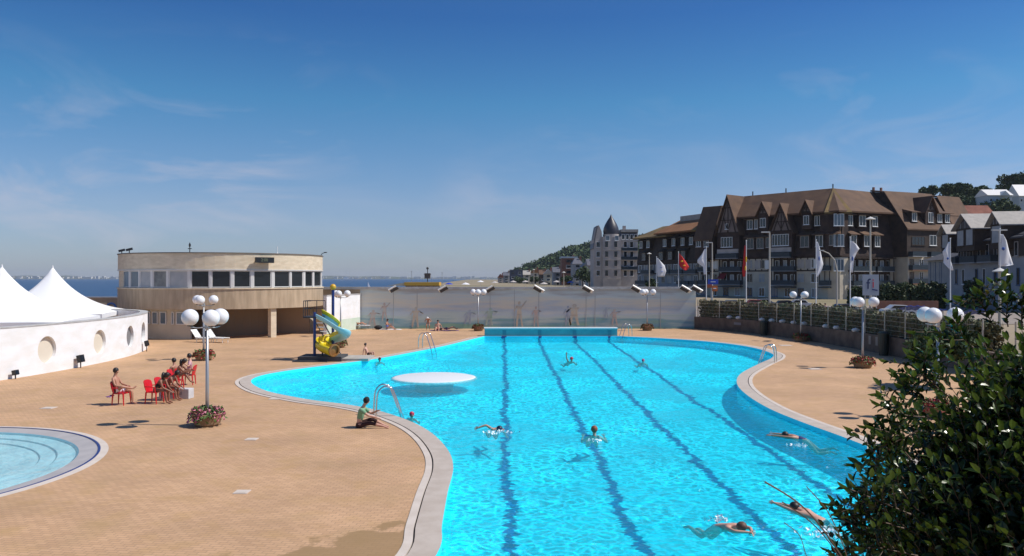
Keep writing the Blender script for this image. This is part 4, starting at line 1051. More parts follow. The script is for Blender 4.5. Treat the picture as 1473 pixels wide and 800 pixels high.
# white block with lettering
p=G(258,573)
blk=empty('white_block',(p.x-.12,p.y+.05,0),R(-8),'low white block with grey lettering in front of the seated group','block')
mb=MB(); mb.box(-.66,.62,-.2,.2,0,.40); mb.build('block_body',mat('block_paint',(.62,.60,.60),.6,(.52,.51,.52),3),blk,bevel=.015)
mb=MB(); x=-.42
for k,(w_,h_) in enumerate([(.03,.09),(.05,.06),(.0,0),(.05,.12),(.04,.07),(.05,.06),(.02,.09),(.03,.06),(.03,.11),(.05,.07),(.03,.12)]):
    if w_: mb.box(x,x+w_,-.206,-.201,.16,.16+h_)
    x+=w_+.035
mb.build('worn_lettering',mat('grey_lettering',(.12,.12,.15),.7),blk)
# man in green
p=G(517,615)
person(p+Vector((-.02,0,0)),R(-6),'man in green shirt and black cap sitting on the deck hugging his knees',(0,0,.13),(.14,0,.66),(.26,0,.86),[(.56,.08,.52),(.60,-.14,.36)],[(.78,.16,.07),(.84,-.08,.07)],skinm=M['skin_pale'],hairm=M['cl_black'],hairname='cap',
       wear=[('shirt','shirt',M['cl_green']),('trousers','trousers',M['cl_brown'])],kn=[(.2,.3,1),(.2,-.3,1)],face=(1,.2,-.1))
# people by the mural
p=G(519,474)
lounger(p+Vector((-.2,.3,0)),R(-6),'low lounger with a reclining person behind the slide',M['pole'],M['cl_white'],grp='loungers by the mural',back=R(40))
person(p+Vector((-.2,.3,0)),R(-6),'dark haired person reclining on the lounger behind the slide',(-.18,0,.50),(-.60,0,.82),(-.72,0,1.0),[(.0,.2,.55),(.0,-.2,.55)],[(.62,.1,.43),(.64,-.1,.43)],wear=[('swimsuit','suit',M['cl_black'])],kn=[(0,.1,1),(0,-.1,1)],toes=[(.3,0,1),(.3,0,1)],el=[(0,1,-.3),(0,-1,-.3)],face=(.8,0,.5))
p=G(557,474)
e=prop_towel(p+Vector((.35,-.1,0)),0,(2.0,.9),M['cl_white'],'white towel under the person at the left of the mural')
person(p+Vector((.0,-.1,.02)),R(-20),'person with a blue towel on the back sitting against the mural wall',(0,0,.14),(-.02,0,.66),(.06,0,.86),[(.35,.15,.40),(.4,-.1,.5)],[(.72,.14,.08),(.75,-.12,.08)],wear=[('swim_trunks','brief',M['cl_navy']),('towel_wrap','suit',M['cl_blue'])],kn=[(0,.1,1),(0,-.1,1)])
p=G(552,474); mb=MB(); mb.sphere((0,0,.2),.3,12,(1.3,.9,.7)); o=mb.build('beach_bag',M['cl_black'],loc=(p.x-.5,p.y-.1,0),smooth=True); tag(o,'black beach bag left of the person with the blue towel','bag')
p=G(616,475)
person(p,R(-95),'bare backed person bending over beside the sunbathers at the mural',(.0,0,.82),(.18,0,1.18),(.34,0,1.22),[(.34,.25,.86),(.34,-.25,.86)],[(.0,.14,.08),(.05,-.14,.08)],skinm=M['skin'],hairm=M['cl_white'],hairname='sun_hat',wear=[('swim_trunks','brief',M['cl_white'])],s_=.92,kn=[(1,.1,0),(1,-.1,0)],face=(.5,0,-.8))
p=G(630,475.5)
prop_towel(p+Vector((.6,0,0)),0,(2.6,.9),M['cl_purple'],'purple towel on the deck below the mural')
person(p+Vector((0,0,.02)),R(-90),'person in red swimwear sitting on the purple towel by the mural',(0,0,.14),(-.10,0,.62),(-.05,0,.82),[(-.15,.32,.1),(-.15,-.32,.1)],[(.72,.14,.08),(.75,-.12,.08)],skinm=M['skin_pale'],wear=[('swimwear','brief',M['cl_red'])],kn=[(0,.1,1),(0,-.1,1)])
p=G(648,475.5)
person(p+Vector((-.2,0,.02)),R(0),'sunbather lying flat at the right end of the purple towel',(0,0,.16),(-.50,0,.16),(-.70,0,.15),[(-.3,.42,.08),(-.3,-.42,.08)],[(.82,.12,.10),(.82,-.12,.10)],wear=[('swimsuit','suit',M['cl_navy'])],kn=[(0,0,1),(0,0,1)],toes=[(.3,.3,.8),(.3,-.3,.8)],face=(0,0,1),el=[(0,1,0),(0,-1,0)])
# child sitting on pool edge near slide, and bather in water
p=G(529,513.5)
person(p+Vector((-.1,.05,0)),R(-20),'child in dark trunks crouching on the pool edge right of the slide',(.15,0,.26),(-.10,0,.72),(-.06,0,.93),[(-.22,.24,.12),(-.15,-.24,.12)],[(.55,.12,-.05),(.58,-.12,-.05)],skinm=M['skin_pale'],wear=[('swim_trunks','shorts',M['cl_black'])],s_=.8,kn=[(.3,.1,1),(.3,-.1,1)],el=[(-1,.1,0),(-1,-.1,0)])
def swim(px,py,yaw,lab,pose='up',sm=None,hm=None,hn='hair',wear=(),zoff=0,**k):
    p=G(px,py,WATER); z=WATER+zoff
    if pose=='up':   # standing in the water to the chest
        return person((p.x,p.y,z-.45),yaw,lab,k.get('pel',(-.47,0,.31)),(0,0,.42),(.04,0,.63),k.get('hands',[(.34,.20,.36),(.34,-.20,.36)]),k.get('feet',[(-1.32,.12,.2),(-1.30,-.12,.16)]),kn=[(0,.2,-1),(0,-.2,-1)],toes=[(-1,0,-.2),(-1,0,-.2)],skinm=sm,hairm=hm,hairname=hn,wear=wear,s_=k.get('s_',1))
    if pose=='head':
        return person((p.x,p.y,z-.02),yaw,lab,(-.5,0,-.25),(-.06,0,-.08),(.08,0,.07),[(.35,.25,-.12),(.3,-.3,-.12)],[(-1.2,.14,-.3),(-1.15,-.14,-.3)],skinm=sm,hairm=hm,hairname=hn,wear=wear,toes=[(-1,0,-.3),(-1,0,-.3)],kn=[(0,.3,-1),(0,-.3,-1)],face=(1,0,.1),el=[(0,1,-.5),(0,-1,-.5)])
    if pose=='crawl':
        return person((p.x,p.y,z),yaw,lab,(-.42,0,-.13),(.06,0,.02),(.24,0,.06),k.get('hands',[(.62,.15,.04),(.0,-.5,-.05)]),[(-1.18,.10,-.38),(-1.22,-.14,-.30)],skinm=sm,hairm=hm,hairname=hn,wear=wear,toes=[(-1,0,-.2),(-1,0,-.2)],kn=[(0,.1,-1),(0,-.1,-1)],s_=.94,face=k.get('face',(.4,0,-.8)),el=k.get('el',[(0,.7,.7),(0,-.7,.3)]))
swim(546,520,R(-60),'dark haired bather standing in the water near the slide','up',M['skin_pale'],s_=.9)
swim(592,600,R(-60),'child with red swimming cap in the water beside the tall ladder','up',M['skin'],M['capred'],'swim_cap',wear=[('swimsuit','suit',M['cl_navy'])],s_=.85)
swim(855,627,R(90),'bather with reddish hair seen from behind in the middle of the pool','up',M['skin_pale'],mat('ginger_hair',(.25,.07,.03),.6),s_=1.0,hands=[(.26,.34,.36),(.26,-.34,.36)],feet=[(1.2,.12,.12),(1.2,-.12,.1)],pel=(.42,0,.22))
swim(716,618,R(-75),'swimmer in dark cap with one arm stretched left, beside the first lane line','crawl',M['skin'],M['capdark'],'swim_cap',hands=[(.62,.15,-.12),(-.02,-.66,.10)],el=[(0,.5,-.8),(0,0,1)])
swim(822,520,R(-70),'far swimmer raising one arm near the third lane line','up',M['skin'],M['capred'],'swim_cap',hands=[(.34,.2,.36),(.0,-.34,.92)],s_=.95)
swim(925,521,R(-80),'swimmer in bright pink cap near the fourth lane line','up',M['skin_pale'],M['cappink'],'swim_cap',s_=.85,wear=[('swimsuit','suit',M['cl_pink'])])
swim(774,485.5,R(-90),'far swimmer in dark cap on the second lane under the teal wall','head',M['skin_dark'],M['capdark'],'swim_cap')
swim(817,484.8,R(-90),'far swimmer in pale cap on the third lane under the teal wall','head',M['skin_pale'],M['cl_white'],'swim_cap')
swim(879,485.5,R(-90),'far swimmer in navy cap on the fourth lane under the teal wall','head',M['skin_dark'],M['cl_navy'],'swim_cap')
swim(1141,630,R(158),'long haired swimmer in navy swimsuit gliding by the right edge of the pool','crawl',M['skin'],M['hair'],'hair',wear=[('swimsuit','suit',M['cl_navy'])],hands=[(.66,.15,.03),(.60,-.2,.03)],el=[(0,1,.1),(0,-1,.1)],face=(1,0,.1),zoff=.03)
swim(1054,762,R(-62),'swimmer with arms making a ring at the bottom of the pool','crawl',M['skin_pale'],mat('brown_hair',(.12,.05,.03),.6),wear=[('swim_trunks','brief',M['cl_navy'])],hands=[(.50,.04,.03),(.46,-.05,.03)],el=[(-.1,1,.05),(-.1,-1,.05)],zoff=.05)
swim(1158,741,R(128),'swimmer with both arms stretched ahead at the lower right of the pool','crawl',M['skin_pale'],M['hair'],wear=[('swim_trunks','brief',M['cl_black'])],hands=[(.72,.06,.06),(.70,-.08,.03)],el=[(0,1,0),(0,-1,0)],zoff=.05)
# splashes
FOAM=mat('white_foam',(.85,.9,.92),.5)
for px,py,r_,nn,lab in ((716,622,.42,70,'white splash under the swimmer in the dark cap'),(1032,748,.22,45,'small foam patch behind the swimmer making a ring with both arms'),(857,634,.25,30,'small ripple foam round the bather seen from behind'),(1188,768,.38,90,'white splash behind the legs of the lower right swimmer'),(1150,642,.25,40,'small splash behind the long haired swimmer')):
    p=G(px,py,WATER+.01); pts=[Vector((random.gauss(0,r_*.5),random.gauss(0,r_*.4),abs(random.gauss(0,.03)))) for _ in range(nn)]
    o=leaf_cloud('water_splash',pts,.06,FOAM,elong=1.3); o.location=p; tag(o,lab,'splash',kind='stuff')

# ------------------------------------------------------------------ terrain, sea, coast
def sstep(a,b,x):
    t=min(max((x-a)/(b-a),0),1); return t*t*(3-2*t)
def coast_x(y): return -30 if y<100 else (-30-(y-100)*.055)
def ter(x,y):
    if -60.5<=x<=25.0 and -12.5<=y<=77.2: return -2.6
    land=-.07
    lx=coast_x(y)
    if y<78: 
        if x>25: return -.07
        return -2.6
    far=sstep(120,320,y)*1.6
    t=sstep(lx-12,lx+10,x)
    beach=-2.6-sstep(150,380,y)*2.6
    z=beach+(land+far-beach)*t
    return z
def breaks(a,b,n,p=1.0): return [a+(b-a)*(i/n)**p for i in range(n+1)]
xs=[-6000,-3500,-2000,-1200,-800,-500,-350,-250,-180,-130,-100,-80,-61]+breaks(-60.4,25.0,20)[0:]+[25.5]+breaks(27,120,20)+[140,170,200,250,300,400,550,800,1300,2500,5000]
ys=[-400,-100,-40,-13]+breaks(-12.4,77.1,8)+[77.7]+breaks(79,150,14)+breaks(160,700,30)+[800,1000,1300,1800]
mb=MB(); nx=len(xs); mb.add([(x,y,ter(x,y)) for y in ys for x in xs],[(j*nx+i,j*nx+i+1,(j+1)*nx+i+1,(j+1)*nx+i) for j in range(len(ys)-1) for i in range(nx-1)])
gm=mat('beach_sand_grass',(.31,.24,.16),.95,(.21,.18,.10),.02,detail=8)
tag(mb.build('ground',gm,fix=False),kind='structure')
# promenade street asphalt strip in front of the buildings
mb=MB(); mb.add([(27,80,-.03),(130,95,-.03),(130,165,-.03),(75,160,-.03),(40,190,-.03),(20,200,-.03),(20,82,-.03)],[tuple(range(7))]); tag(mb.build('promenade_paving',mat('promenade_paving',(.30,.25,.21),.9,(.24,.2,.17),.3),fix=False),kind='structure')
sea=bpy.data.materials.new('sea_water'); sea.use_nodes=True; t=sea.node_tree; b=t.nodes['Principled BSDF']
b.inputs['Base Color'].default_value=(.012,.045,.12,1); b.inputs['Roughness'].default_value=.28; b.inputs['IOR'].default_value=1.2
n_=t.nodes.new('ShaderNodeTexNoise'); n_.inputs['Scale'].default_value=.12; n_.inputs['Detail'].default_value=6; bp=t.nodes.new('ShaderNodeBump'); bp.inputs['Strength'].default_value=.9; bp.inputs['Distance'].default_value=2.0
g_=t.nodes.new('ShaderNodeNewGeometry'); t.links.new(g_.outputs['Position'],n_.inputs['Vector']); t.links.new(n_.outputs['Fac'],bp.inputs['Height']); t.links.new(bp.outputs[0],b.inputs['Normal'])
mb=MB(); mb.add([(-9000,85,-4),(3000,85,-4),(3000,9500,-4),(-9000,9500,-4)],[(0,1,2,3)]); tag(mb.build('sea',sea,fix=False),kind='structure')
# far coast across the bay: a low ridge with real width
random.seed(3)
mb=MB(); rows=[]; N=140
prof=[]
for i in range(N+1):
    px=-260+i*(1060+260)/N; h=26+16*math.sin(i*.11)+7*math.sin(i*.37+1)+4*math.sin(i*.9)
    h*= (1 if px<230 else max(.35,1-(px-230)/700)); h=max(h,8); prof.append((XD(px,6200),h))
vs=[]; 
for (x,h) in prof:
    vs+=[(x*.97,6000,-5),(x,6200,h*.8),(x*1.01,6400,h),(x*1.05,6900,h*.5),(x*1.06,7000,-5)]
mb.add(vs,[(i*5+j,(i+1)*5+j,(i+1)*5+j+1,i*5+j+1) for i in range(N) for j in range(4)])
tag(mb.build('far_coast_hills',mat('far_hills',(.07,.10,.06),.95,(.12,.12,.09),.004),fix=False),kind='structure')
mb=MB()
for i in range(230):
    px=random.uniform(-10,720); d=6020+random.random()*120; hh=random.uniform(4,18); ww_=random.uniform(8,40); x=XD(px,d); z=random.uniform(0,14)
    mb.box(x,x+ww_,d,d+15,-4,z*.4+hh*.8)
o=mb.build('far_town',mat('far_white_buildings',(.6,.58,.55),.9)); tag(o,'pale town buildings along the far shore','town','far shore town',kind='stuff')

# town hill behind houses
def hill(name,cx,cy,rx,ry,hh,m,seed=0,flat=1.5,fr=None):
    mb=MB(); n=30; vs=[]
    for j in range(n+1):
        for i in range(n+1):
            u=-1+2*i/n; v=-1+2*j/n; r=math.hypot(u,v); z=max(0,1-r**2)**flat
            vs.append((cx+u*rx,cy+v*ry,-3+(hh+3)*z+ (1.5*math.sin(u*9+seed)*math.cos(v*7) if z>.05 else 0)))
    mb.add(vs,[(j*(n+1)+i,j*(n+1)+i+1,(j+1)*(n+1)+i+1,(j+1)*(n+1)+i) for j in range(n) for i in range(n)])
    o=mb.build(name,m,smooth=True); tag(o,kind='structure'); return lambda x,y:(-3+(hh+3)*max(0,1-math.hypot((x-cx)/rx,(y-cy)/ry)**2)**flat)
HG=mat('hill_grass',(.05,.08,.03),.95,(.07,.10,.04),.05)
hz=hill('town_hill',150,900,170,260,45,HG,flat=1.1)
FOR=mat('forest_leaf',(.028,.055,.016),.8,(.06,.10,.03),.09)
FOR2=mat('forest_leaf_near',(.03,.055,.02),.8,(.065,.10,.03),.3)
pts=[]
random.seed(5)
def clump(c,r,n,zs_=.8):
    out=[]
    for _ in range(n):
        v=Vector((random.gauss(0,1),random.gauss(0,1),random.gauss(0,1))).normalized()*(random.random()**.35)
        out.append(c+Vector((v.x*r,v.y*r,v.z*r*zs_)))
    return out
for _ in range(420):
    x=random.uniform(-15,160); y=random.uniform(660,960); z=hz(x,y)
    if z<1 : continue
    pts+=clump(Vector((x,y,z+3)),random.uniform(4,7.5),42)
o=leaf_cloud('hill_wood',pts,2.3,FOR); tag(o,'dense green wood covering the hill behind the town','wood',kind='stuff')

# right hill with woods
h2=hill('right_hill',300,430,190,130,46,HG,2,1.0)
def tree(name,x,y,z,h,r,lab,m,n=900,leaf=.7,trunk=None,lobes=7,flat=.75,cat='tree',grp=None):
    e=empty(name,(x,y,z),0,lab,cat,grp); mb=MB(); mb.tube([(0,0,0),(.05*h*.3,0,h*.4),(0,.02*h,h*.8)],[.03*h,.022*h,.008*h],8)
    for k in range(6):
        a=k*1.05+.3; b=Vector((0,0,h*(.35+.07*k))); mb.tube([b,b+Vector((math.cos(a)*r*.5,math.sin(a)*r*.5,h*.15))],[.012*h,.004*h],5)
    mb.build('trunk',M['trunk'],e)
    pts=[]
    for k in range(lobes):
        a=random.uniform(0,6.28); q=random.uniform(.2,.7)*r; c=Vector((q*math.cos(a),q*math.sin(a),h*random.uniform(.5,.88))); pts+=clump(c,r*random.uniform(.35,.6),n//lobes,flat)
    leaf_cloud('crown',pts,leaf,m,e); return e
TG='trees on the hill to the right'
labs=['low dark tree peeping over the middle of the brown roofs','tall dark tree at the left end of the hilltop trees','broad green tree second along the hilltop','broad green tree in the middle of the hilltop row','green tree left of the white hilltop house','dark tree just below the white hilltop house','tall dark pine rising behind the white hilltop house','dark pine at the right edge of the photo','bushy tree under the hilltop row, above the red roof','green tree right below the hilltop row','yellowish tree between the grey roof and the white house']
specs=[(1335,268,330,7,4),(1366,262,330,12,4.5),(1384,264,335,12,5.5),(1400,267,335,12,5.5),(1416,270,330,11,5),(1428,290,300,8,5),(1450,251,345,15,5),(1470,248,350,16,6),(1378,280,318,10,6),(1404,284,312,10,6),(1447,294,290,7,4)]
for k,(px,py,d,hh,rr) in enumerate(specs):
    x=XD(px,d); zt=ZD(py,d); 
    tree('hilltop_tree',x,d,zt-hh,hh,rr,labs[k],FOR if k in(0,1,6,7) else FOR2,n=1500,leaf=.85,lobes=9 if k<6 else 8,grp=TG)

# ------------------------------------------------------------------ generic buildings
_wc={}
def window(par,u,z,w_,h_,y,fm=None,pm=None,mull=1):
    fm=fm or M['white']; pm=pm or M['glass']; key=(round(w_,2),round(h_,2),fm.name,pm.name,mull)
    if key not in _wc:
        b=.09; f=MB(); f.box(-w_/2,w_/2,-.08,.02,-h_/2,-h_/2+b); f.box(-w_/2,w_/2,-.08,.02,h_/2-b,h_/2); f.box(-w_/2,-w_/2+b,-.08,.02,-h_/2+b,h_/2-b); f.box(w_/2-b,w_/2,-.08,.02,-h_/2+b,h_/2-b)
        for k in range(mull):
            x=-w_/2+w_*(k+1)/(mull+1); f.box(x-.04,x+.04,-.07,.015,-h_/2+b,h_/2-b)
        f.box(-w_/2-.1,w_/2+.1,-.16,.01,-h_/2-.1,-h_/2-.003)
        fo=f.build('window',fm); g=MB(); g.box(-w_/2+b,w_/2-b,-.04,.0,-h_/2+b,h_/2-b); go=g.build('pane',pm,fo); _wc[key]=(fo.data,go.data)
        bpy.data.objects.remove(go); bpy.data.objects.remove(fo)
    fo=bpy.data.objects.new('window',_wc[key][0]); col.objects.link(fo); fo.parent=par; fo.location=(u,y,z)
    go=bpy.data.objects.new('pane',_wc[key][1]); col.objects.link(go); go.parent=fo
class Wing:
    def __init__(s,A,B,parent=None): 
        s.A=Vector(A); s.B=Vector(B); s.a=math.atan2(s.B.y-s.A.y,s.B.x-s.A.x); s.L=(s.B-s.A).length; s.p=parent
        s.mt=Matrix.Translation(s.A)@Matrix.Rotation(s.a,4,'Z')
    def u(s,px):
        k=(px-CX)/F; dx,dy=(s.B-s.A).x,(s.B-s.A).y
        # A.x+t dx = k (A.y+t dy)
        t=(k*s.A.y-s.A.x)/(dx-k*dy); return t*s.L
    def d(s,px): return s.A.y+(s.B.y-s.A.y)*s.u(px)/s.L
    def z(s,px,py): return ZD(py,s.d(px))
def balcony(par,u0,u1,z,y,dep=1.1,m=None,slab=None):
    mb=MB(); mb.box(u0,u1,y-dep,y-.003,z-.15,z); o=mb.build('balcony',slab or M['render_grey'],par)
    mb=MB(); mb.box(u0,u1,y-dep,y-dep+.06,z+.95,z+1.03); n=max(2,int((u1-u0)/.28))
    for i in range(n+1):
        u=u0+(u1-u0-.05)*i/n; mb.box(u,u+.07,y-dep+.01,y-dep+.05,z+.002,z+.948)
    mb.box(u0,u1,y-dep+.025,y-dep+.035,z+.002,z+.948)
    for s_ in (u0,u1-.05): mb.box(s_,s_+.05,y-dep+.07,y-.01,z+.002,z+1.0)
    mb.build('railing',m or M['rail'],o)

# --- the big timbered block
big=empty('timbered_apartment_block',(46.5,200,0),0,'long half timbered apartment block with steep brown roofs and dormers','building')
def sub(w_,par,name):
    # an unrendered frame is not needed: parts carry wing rotation themselves
    pass
class PartFrame:
    """builds parts of a wing directly under the building with the wing's rotation"""
    pass
def wing_parent(b,w_):
    return (w_.A-b.location, w_.a)
def finish_wing(objs,b,w_): 
    for o in objs:
        o.matrix_parent_inverse=Matrix.Identity(4)
def build_wing(b,w_,fn):
    before=set(b.children)
    fn()
    for o in b.children:
        if o in before: continue
        loc=o.location.copy(); rot=Matrix.Rotation(w_.a,4,'Z'); base=w_.A-b.location
        v=rot@loc; o.location=v+base; o.rotation_euler=(0,0,o.rotation_euler.z+w_.a)
WL=Wing((46.5,200,0),(70.2,172,0)); WR=Wing((70.2,172,0),(106.5,188,0))
RD=12.0
def gable(b,w_,pu0,pu1,z0,zr,za,y=-1.2,glass=True,sash=3):
    u0,u1=pu0,pu1; um=(u0+u1)/2
    mb=MB(); mb.box(u0,u1,y,1.0,z0,zr); mb.build('bay',M['hang_tile'],b)
    mb=MB(); mb.prism([(u0+.1,zr+.003),(u1-.1,zr+.003),(um,za-.35)],y+.02,6,'y'); mb.build('gable_end',mat('gable_plaster',(.22,.17,.15),.85,(.17,.13,.12),1),b)
    mb=MB(); wd=(u1-u0)/2
    for t in (.0,.33,.66):
        zz=zr+(za-zr)*t; ww_=wd*(1-t); mb.box(um-ww_+.15,um+ww_-.15,y-.08,y+.015,zz,zz+.18)
    for s_ in (-1,1):
        mb.add([(um+s_*wd*.75,y-.10,zr+.1),(um+s_*wd*.62,y-.10,zr+.1),(um,y-.10,za-1.1),(um,y-.10,za-.7)],[(0,1,2,3)])
        mb.add([(um-s_*wd*.1,y-.10,zr+.1),(um-s_*wd*.02,y-.10,zr+.1),(um+s_*wd*.42,y-.10,zr+(za-zr)*.42),(um+s_*wd*.34,y-.10,zr+(za-zr)*.42)],[(0,1,2,3)])
    mb.box(um-.09,um+.09,y-.09,y+.01,zr+.1,za-.7)
    mb.build('timber_frame',M['dark_timber'],b)
    # roof planes of the gable
    for s_ in (-1,1):
        mb=MB(); e0=um+s_*(wd+.5); mb.add([(e0,y-.6,zr-.7),(um,y-.6,za),(um,7,za),(e0,7,zr-.7),(e0,y-.6,zr-.5),(um,y-.6,za+.22),(um,7,za+.22),(e0,7,zr-.5)],[(0,1,2,3),(4,7,6,5),(0,4,5,1),(1,5,6,2),(2,6,7,3),(3,7,4,0)]); mb.build('gable_roof',M['brown_roof'],b)
def lower_floors(b,w_,u0,u1,ztop,seed,zb=0,floors=3,cream=M['render'],y=0,bays=None):
    random.seed(seed); L=u1-u0
    mb=MB(); mb.box(u0,u1,y,y+RD,zb,ztop); mb.build('wall',cream,b)
    fh=(ztop-zb)/floors
    n=max(2,int(L/3.1))
    for f in range(floors):
        z=zb+f*fh
        for i in range(n):
            u=u0+(i+.5)*L/n
            if bays and f>0 and any(ba-.9<u<bb+.9 for ba,bb in bays): continue
            if f==0: window(b,u,z+fh*.48,1.5,2.0,y,M['white'] if i%2 else M['shutter'],M['glass'] if i%3 else M['glass_blue'],1)
            else: window(b,u,z+fh*.5,1.7,2.0,y,M['render'] if i%3 else M['white'],M['blind'] if (i+f)%3==0 else M['glass'],1)
    for f in (range(1,floors) if bays else ()):
        for (ba,bb) in bays: balcony(b,ba,bb,zb+f*fh+.05,y-.003,1.3)
    for (ba,bb) in (bays or ()):
        mb=MB(); mb.box(ba,bb,y-.05,y-.004,zb+fh*.98,zb+(floors)*fh-.4); mb.build('bay_shade_panel',M['hang_tile'],b)  # flat dark panel in place of the shade inside the recess
        mb=MB(); mb.box(ba-.3,bb+.3,y-1.5,y-.06,ztop-.35,ztop-.12); mb.build('canopy',M['dark_timber'],b)
        for q in (ba+.05,(ba+bb)/2,bb-.2):
            mb=MB(); mb.box(q,q+.15,y-1.25,y-1.1,zb+fh*.98,ztop-.36); mb.build('bay_post',M['dark_timber'],b)
        for f in range(1,floors):
            k=max(2,int((bb-ba)/1.6))
            for i in range(k): window(b,ba+(i+.5)*(bb-ba)/k,zb+f*fh+1.35,1.05,2.1,y-.055,M['white'],M['blind'] if i%2 else M['glass'],0)
        mb=MB(); mb.box(ba,bb,y-1.6,y-.01,zb+fh*.82,zb+fh*.9); mb.build('awning',M['rail'],b)
    for f in (range(1,floors) if not bays else ()):
        i=0
        while i<n:
            if random.random()<.72:
                k=min(2,n-i); balcony(b,u0+i*L/n+.3,u0+(i+k)*L/n-.3,zb+f*fh+.05,y-.003); i+=k
            else: i+=1
    mb=MB(); z=zb+(floors-1)*fh
    for i in range(2*n+1):
        u=u0+i*L/(2*n); mb.box(u-.13,u+.13,y-.05,y-.003,z,ztop)
    mb.box(u0,u1,y-.07,y-.052,ztop-.35,ztop); mb.box(u0,u1,y-.07,y-.052,z-.1,z+.2); mb.build('timber_frame',M['dark_timber'],b)
def mansard(b,u0,u1,z0,z1,m=M['hang_tile']):
    mb=MB(); mb.prism([(-.35,z0+.003),(-.35,z0+.5),(1.3,z1),(RD-1.3,z1),(RD,z0+.5),(RD,z0+.003)],u0,u1,'x'); mb.build('hung_tile_storey',m,b)
def dormer(b,u,z,w_,h_,ytop,roofm=M['brown_roof'],fm=M['white'],mull=1,dk=M['dark_timber'],hip=.9):
    # box dormer standing out of the steep storey, face at y=ytop
    mb=MB(); mb.box(u-w_/2-.3,u+w_/2+.3,ytop,ytop+3,z-h_/2-.35,z+h_/2+.15); mb.build('dormer_wall',dk,b)
    window(b,u,z,w_,h_,ytop-.003,fm,M['glass'],mull)
    mb=MB(); y=ytop-.6; e=.65
    mb.add([(u-w_/2-e,y,z+h_/2+.16),(u+w_/2+e,y,z+h_/2+.16),(u+w_/2+e*.4,ytop+3.2,z+h_/2+hip+.9),(u-w_/2-e*.4,ytop+3.2,z+h_/2+hip+.9),(u-w_/2-e,ytop+3.2,z+h_/2+.16),(u+w_/2+e,ytop+3.2,z+h_/2+.16),
            (u-w_/2-e,y,z+h_/2+.02),(u+w_/2+e,y,z+h_/2+.02)],[(0,1,2,3),(0,3,4),(1,5,2),(4,3,2,5),(0,6,7,1)]); mb.build('dormer_roof',roofm,b)
def roofprism(b,u0,u1,ze,zr,yf=-.9,yr=5.8,yb=12.8,m=M['brown_roof'],hl=0,hr=0,zr2=None,name='roof'):
    zr2=zr2 or zr; t=.35
    vs=[(u0,yf,ze),(u1,yf,ze),(u1-hr,yr,zr2),(u0+hl,yr,zr),(u0,yb,ze),(u1,yb,ze),(u0,yf,ze-t),(u1,yf,ze-t),(u1,yb,ze-t),(u0,yb,ze-t)]
    mb=MB(); mb.add(vs,[(0,1,2,3),(4,3,2,5),(0,3,4),(1,5,2),(6,9,8,7),(0,6,7,1),(4,5,8,9),(0,4,9,6),(1,7,8,5)]); mb.build(name,m,b)
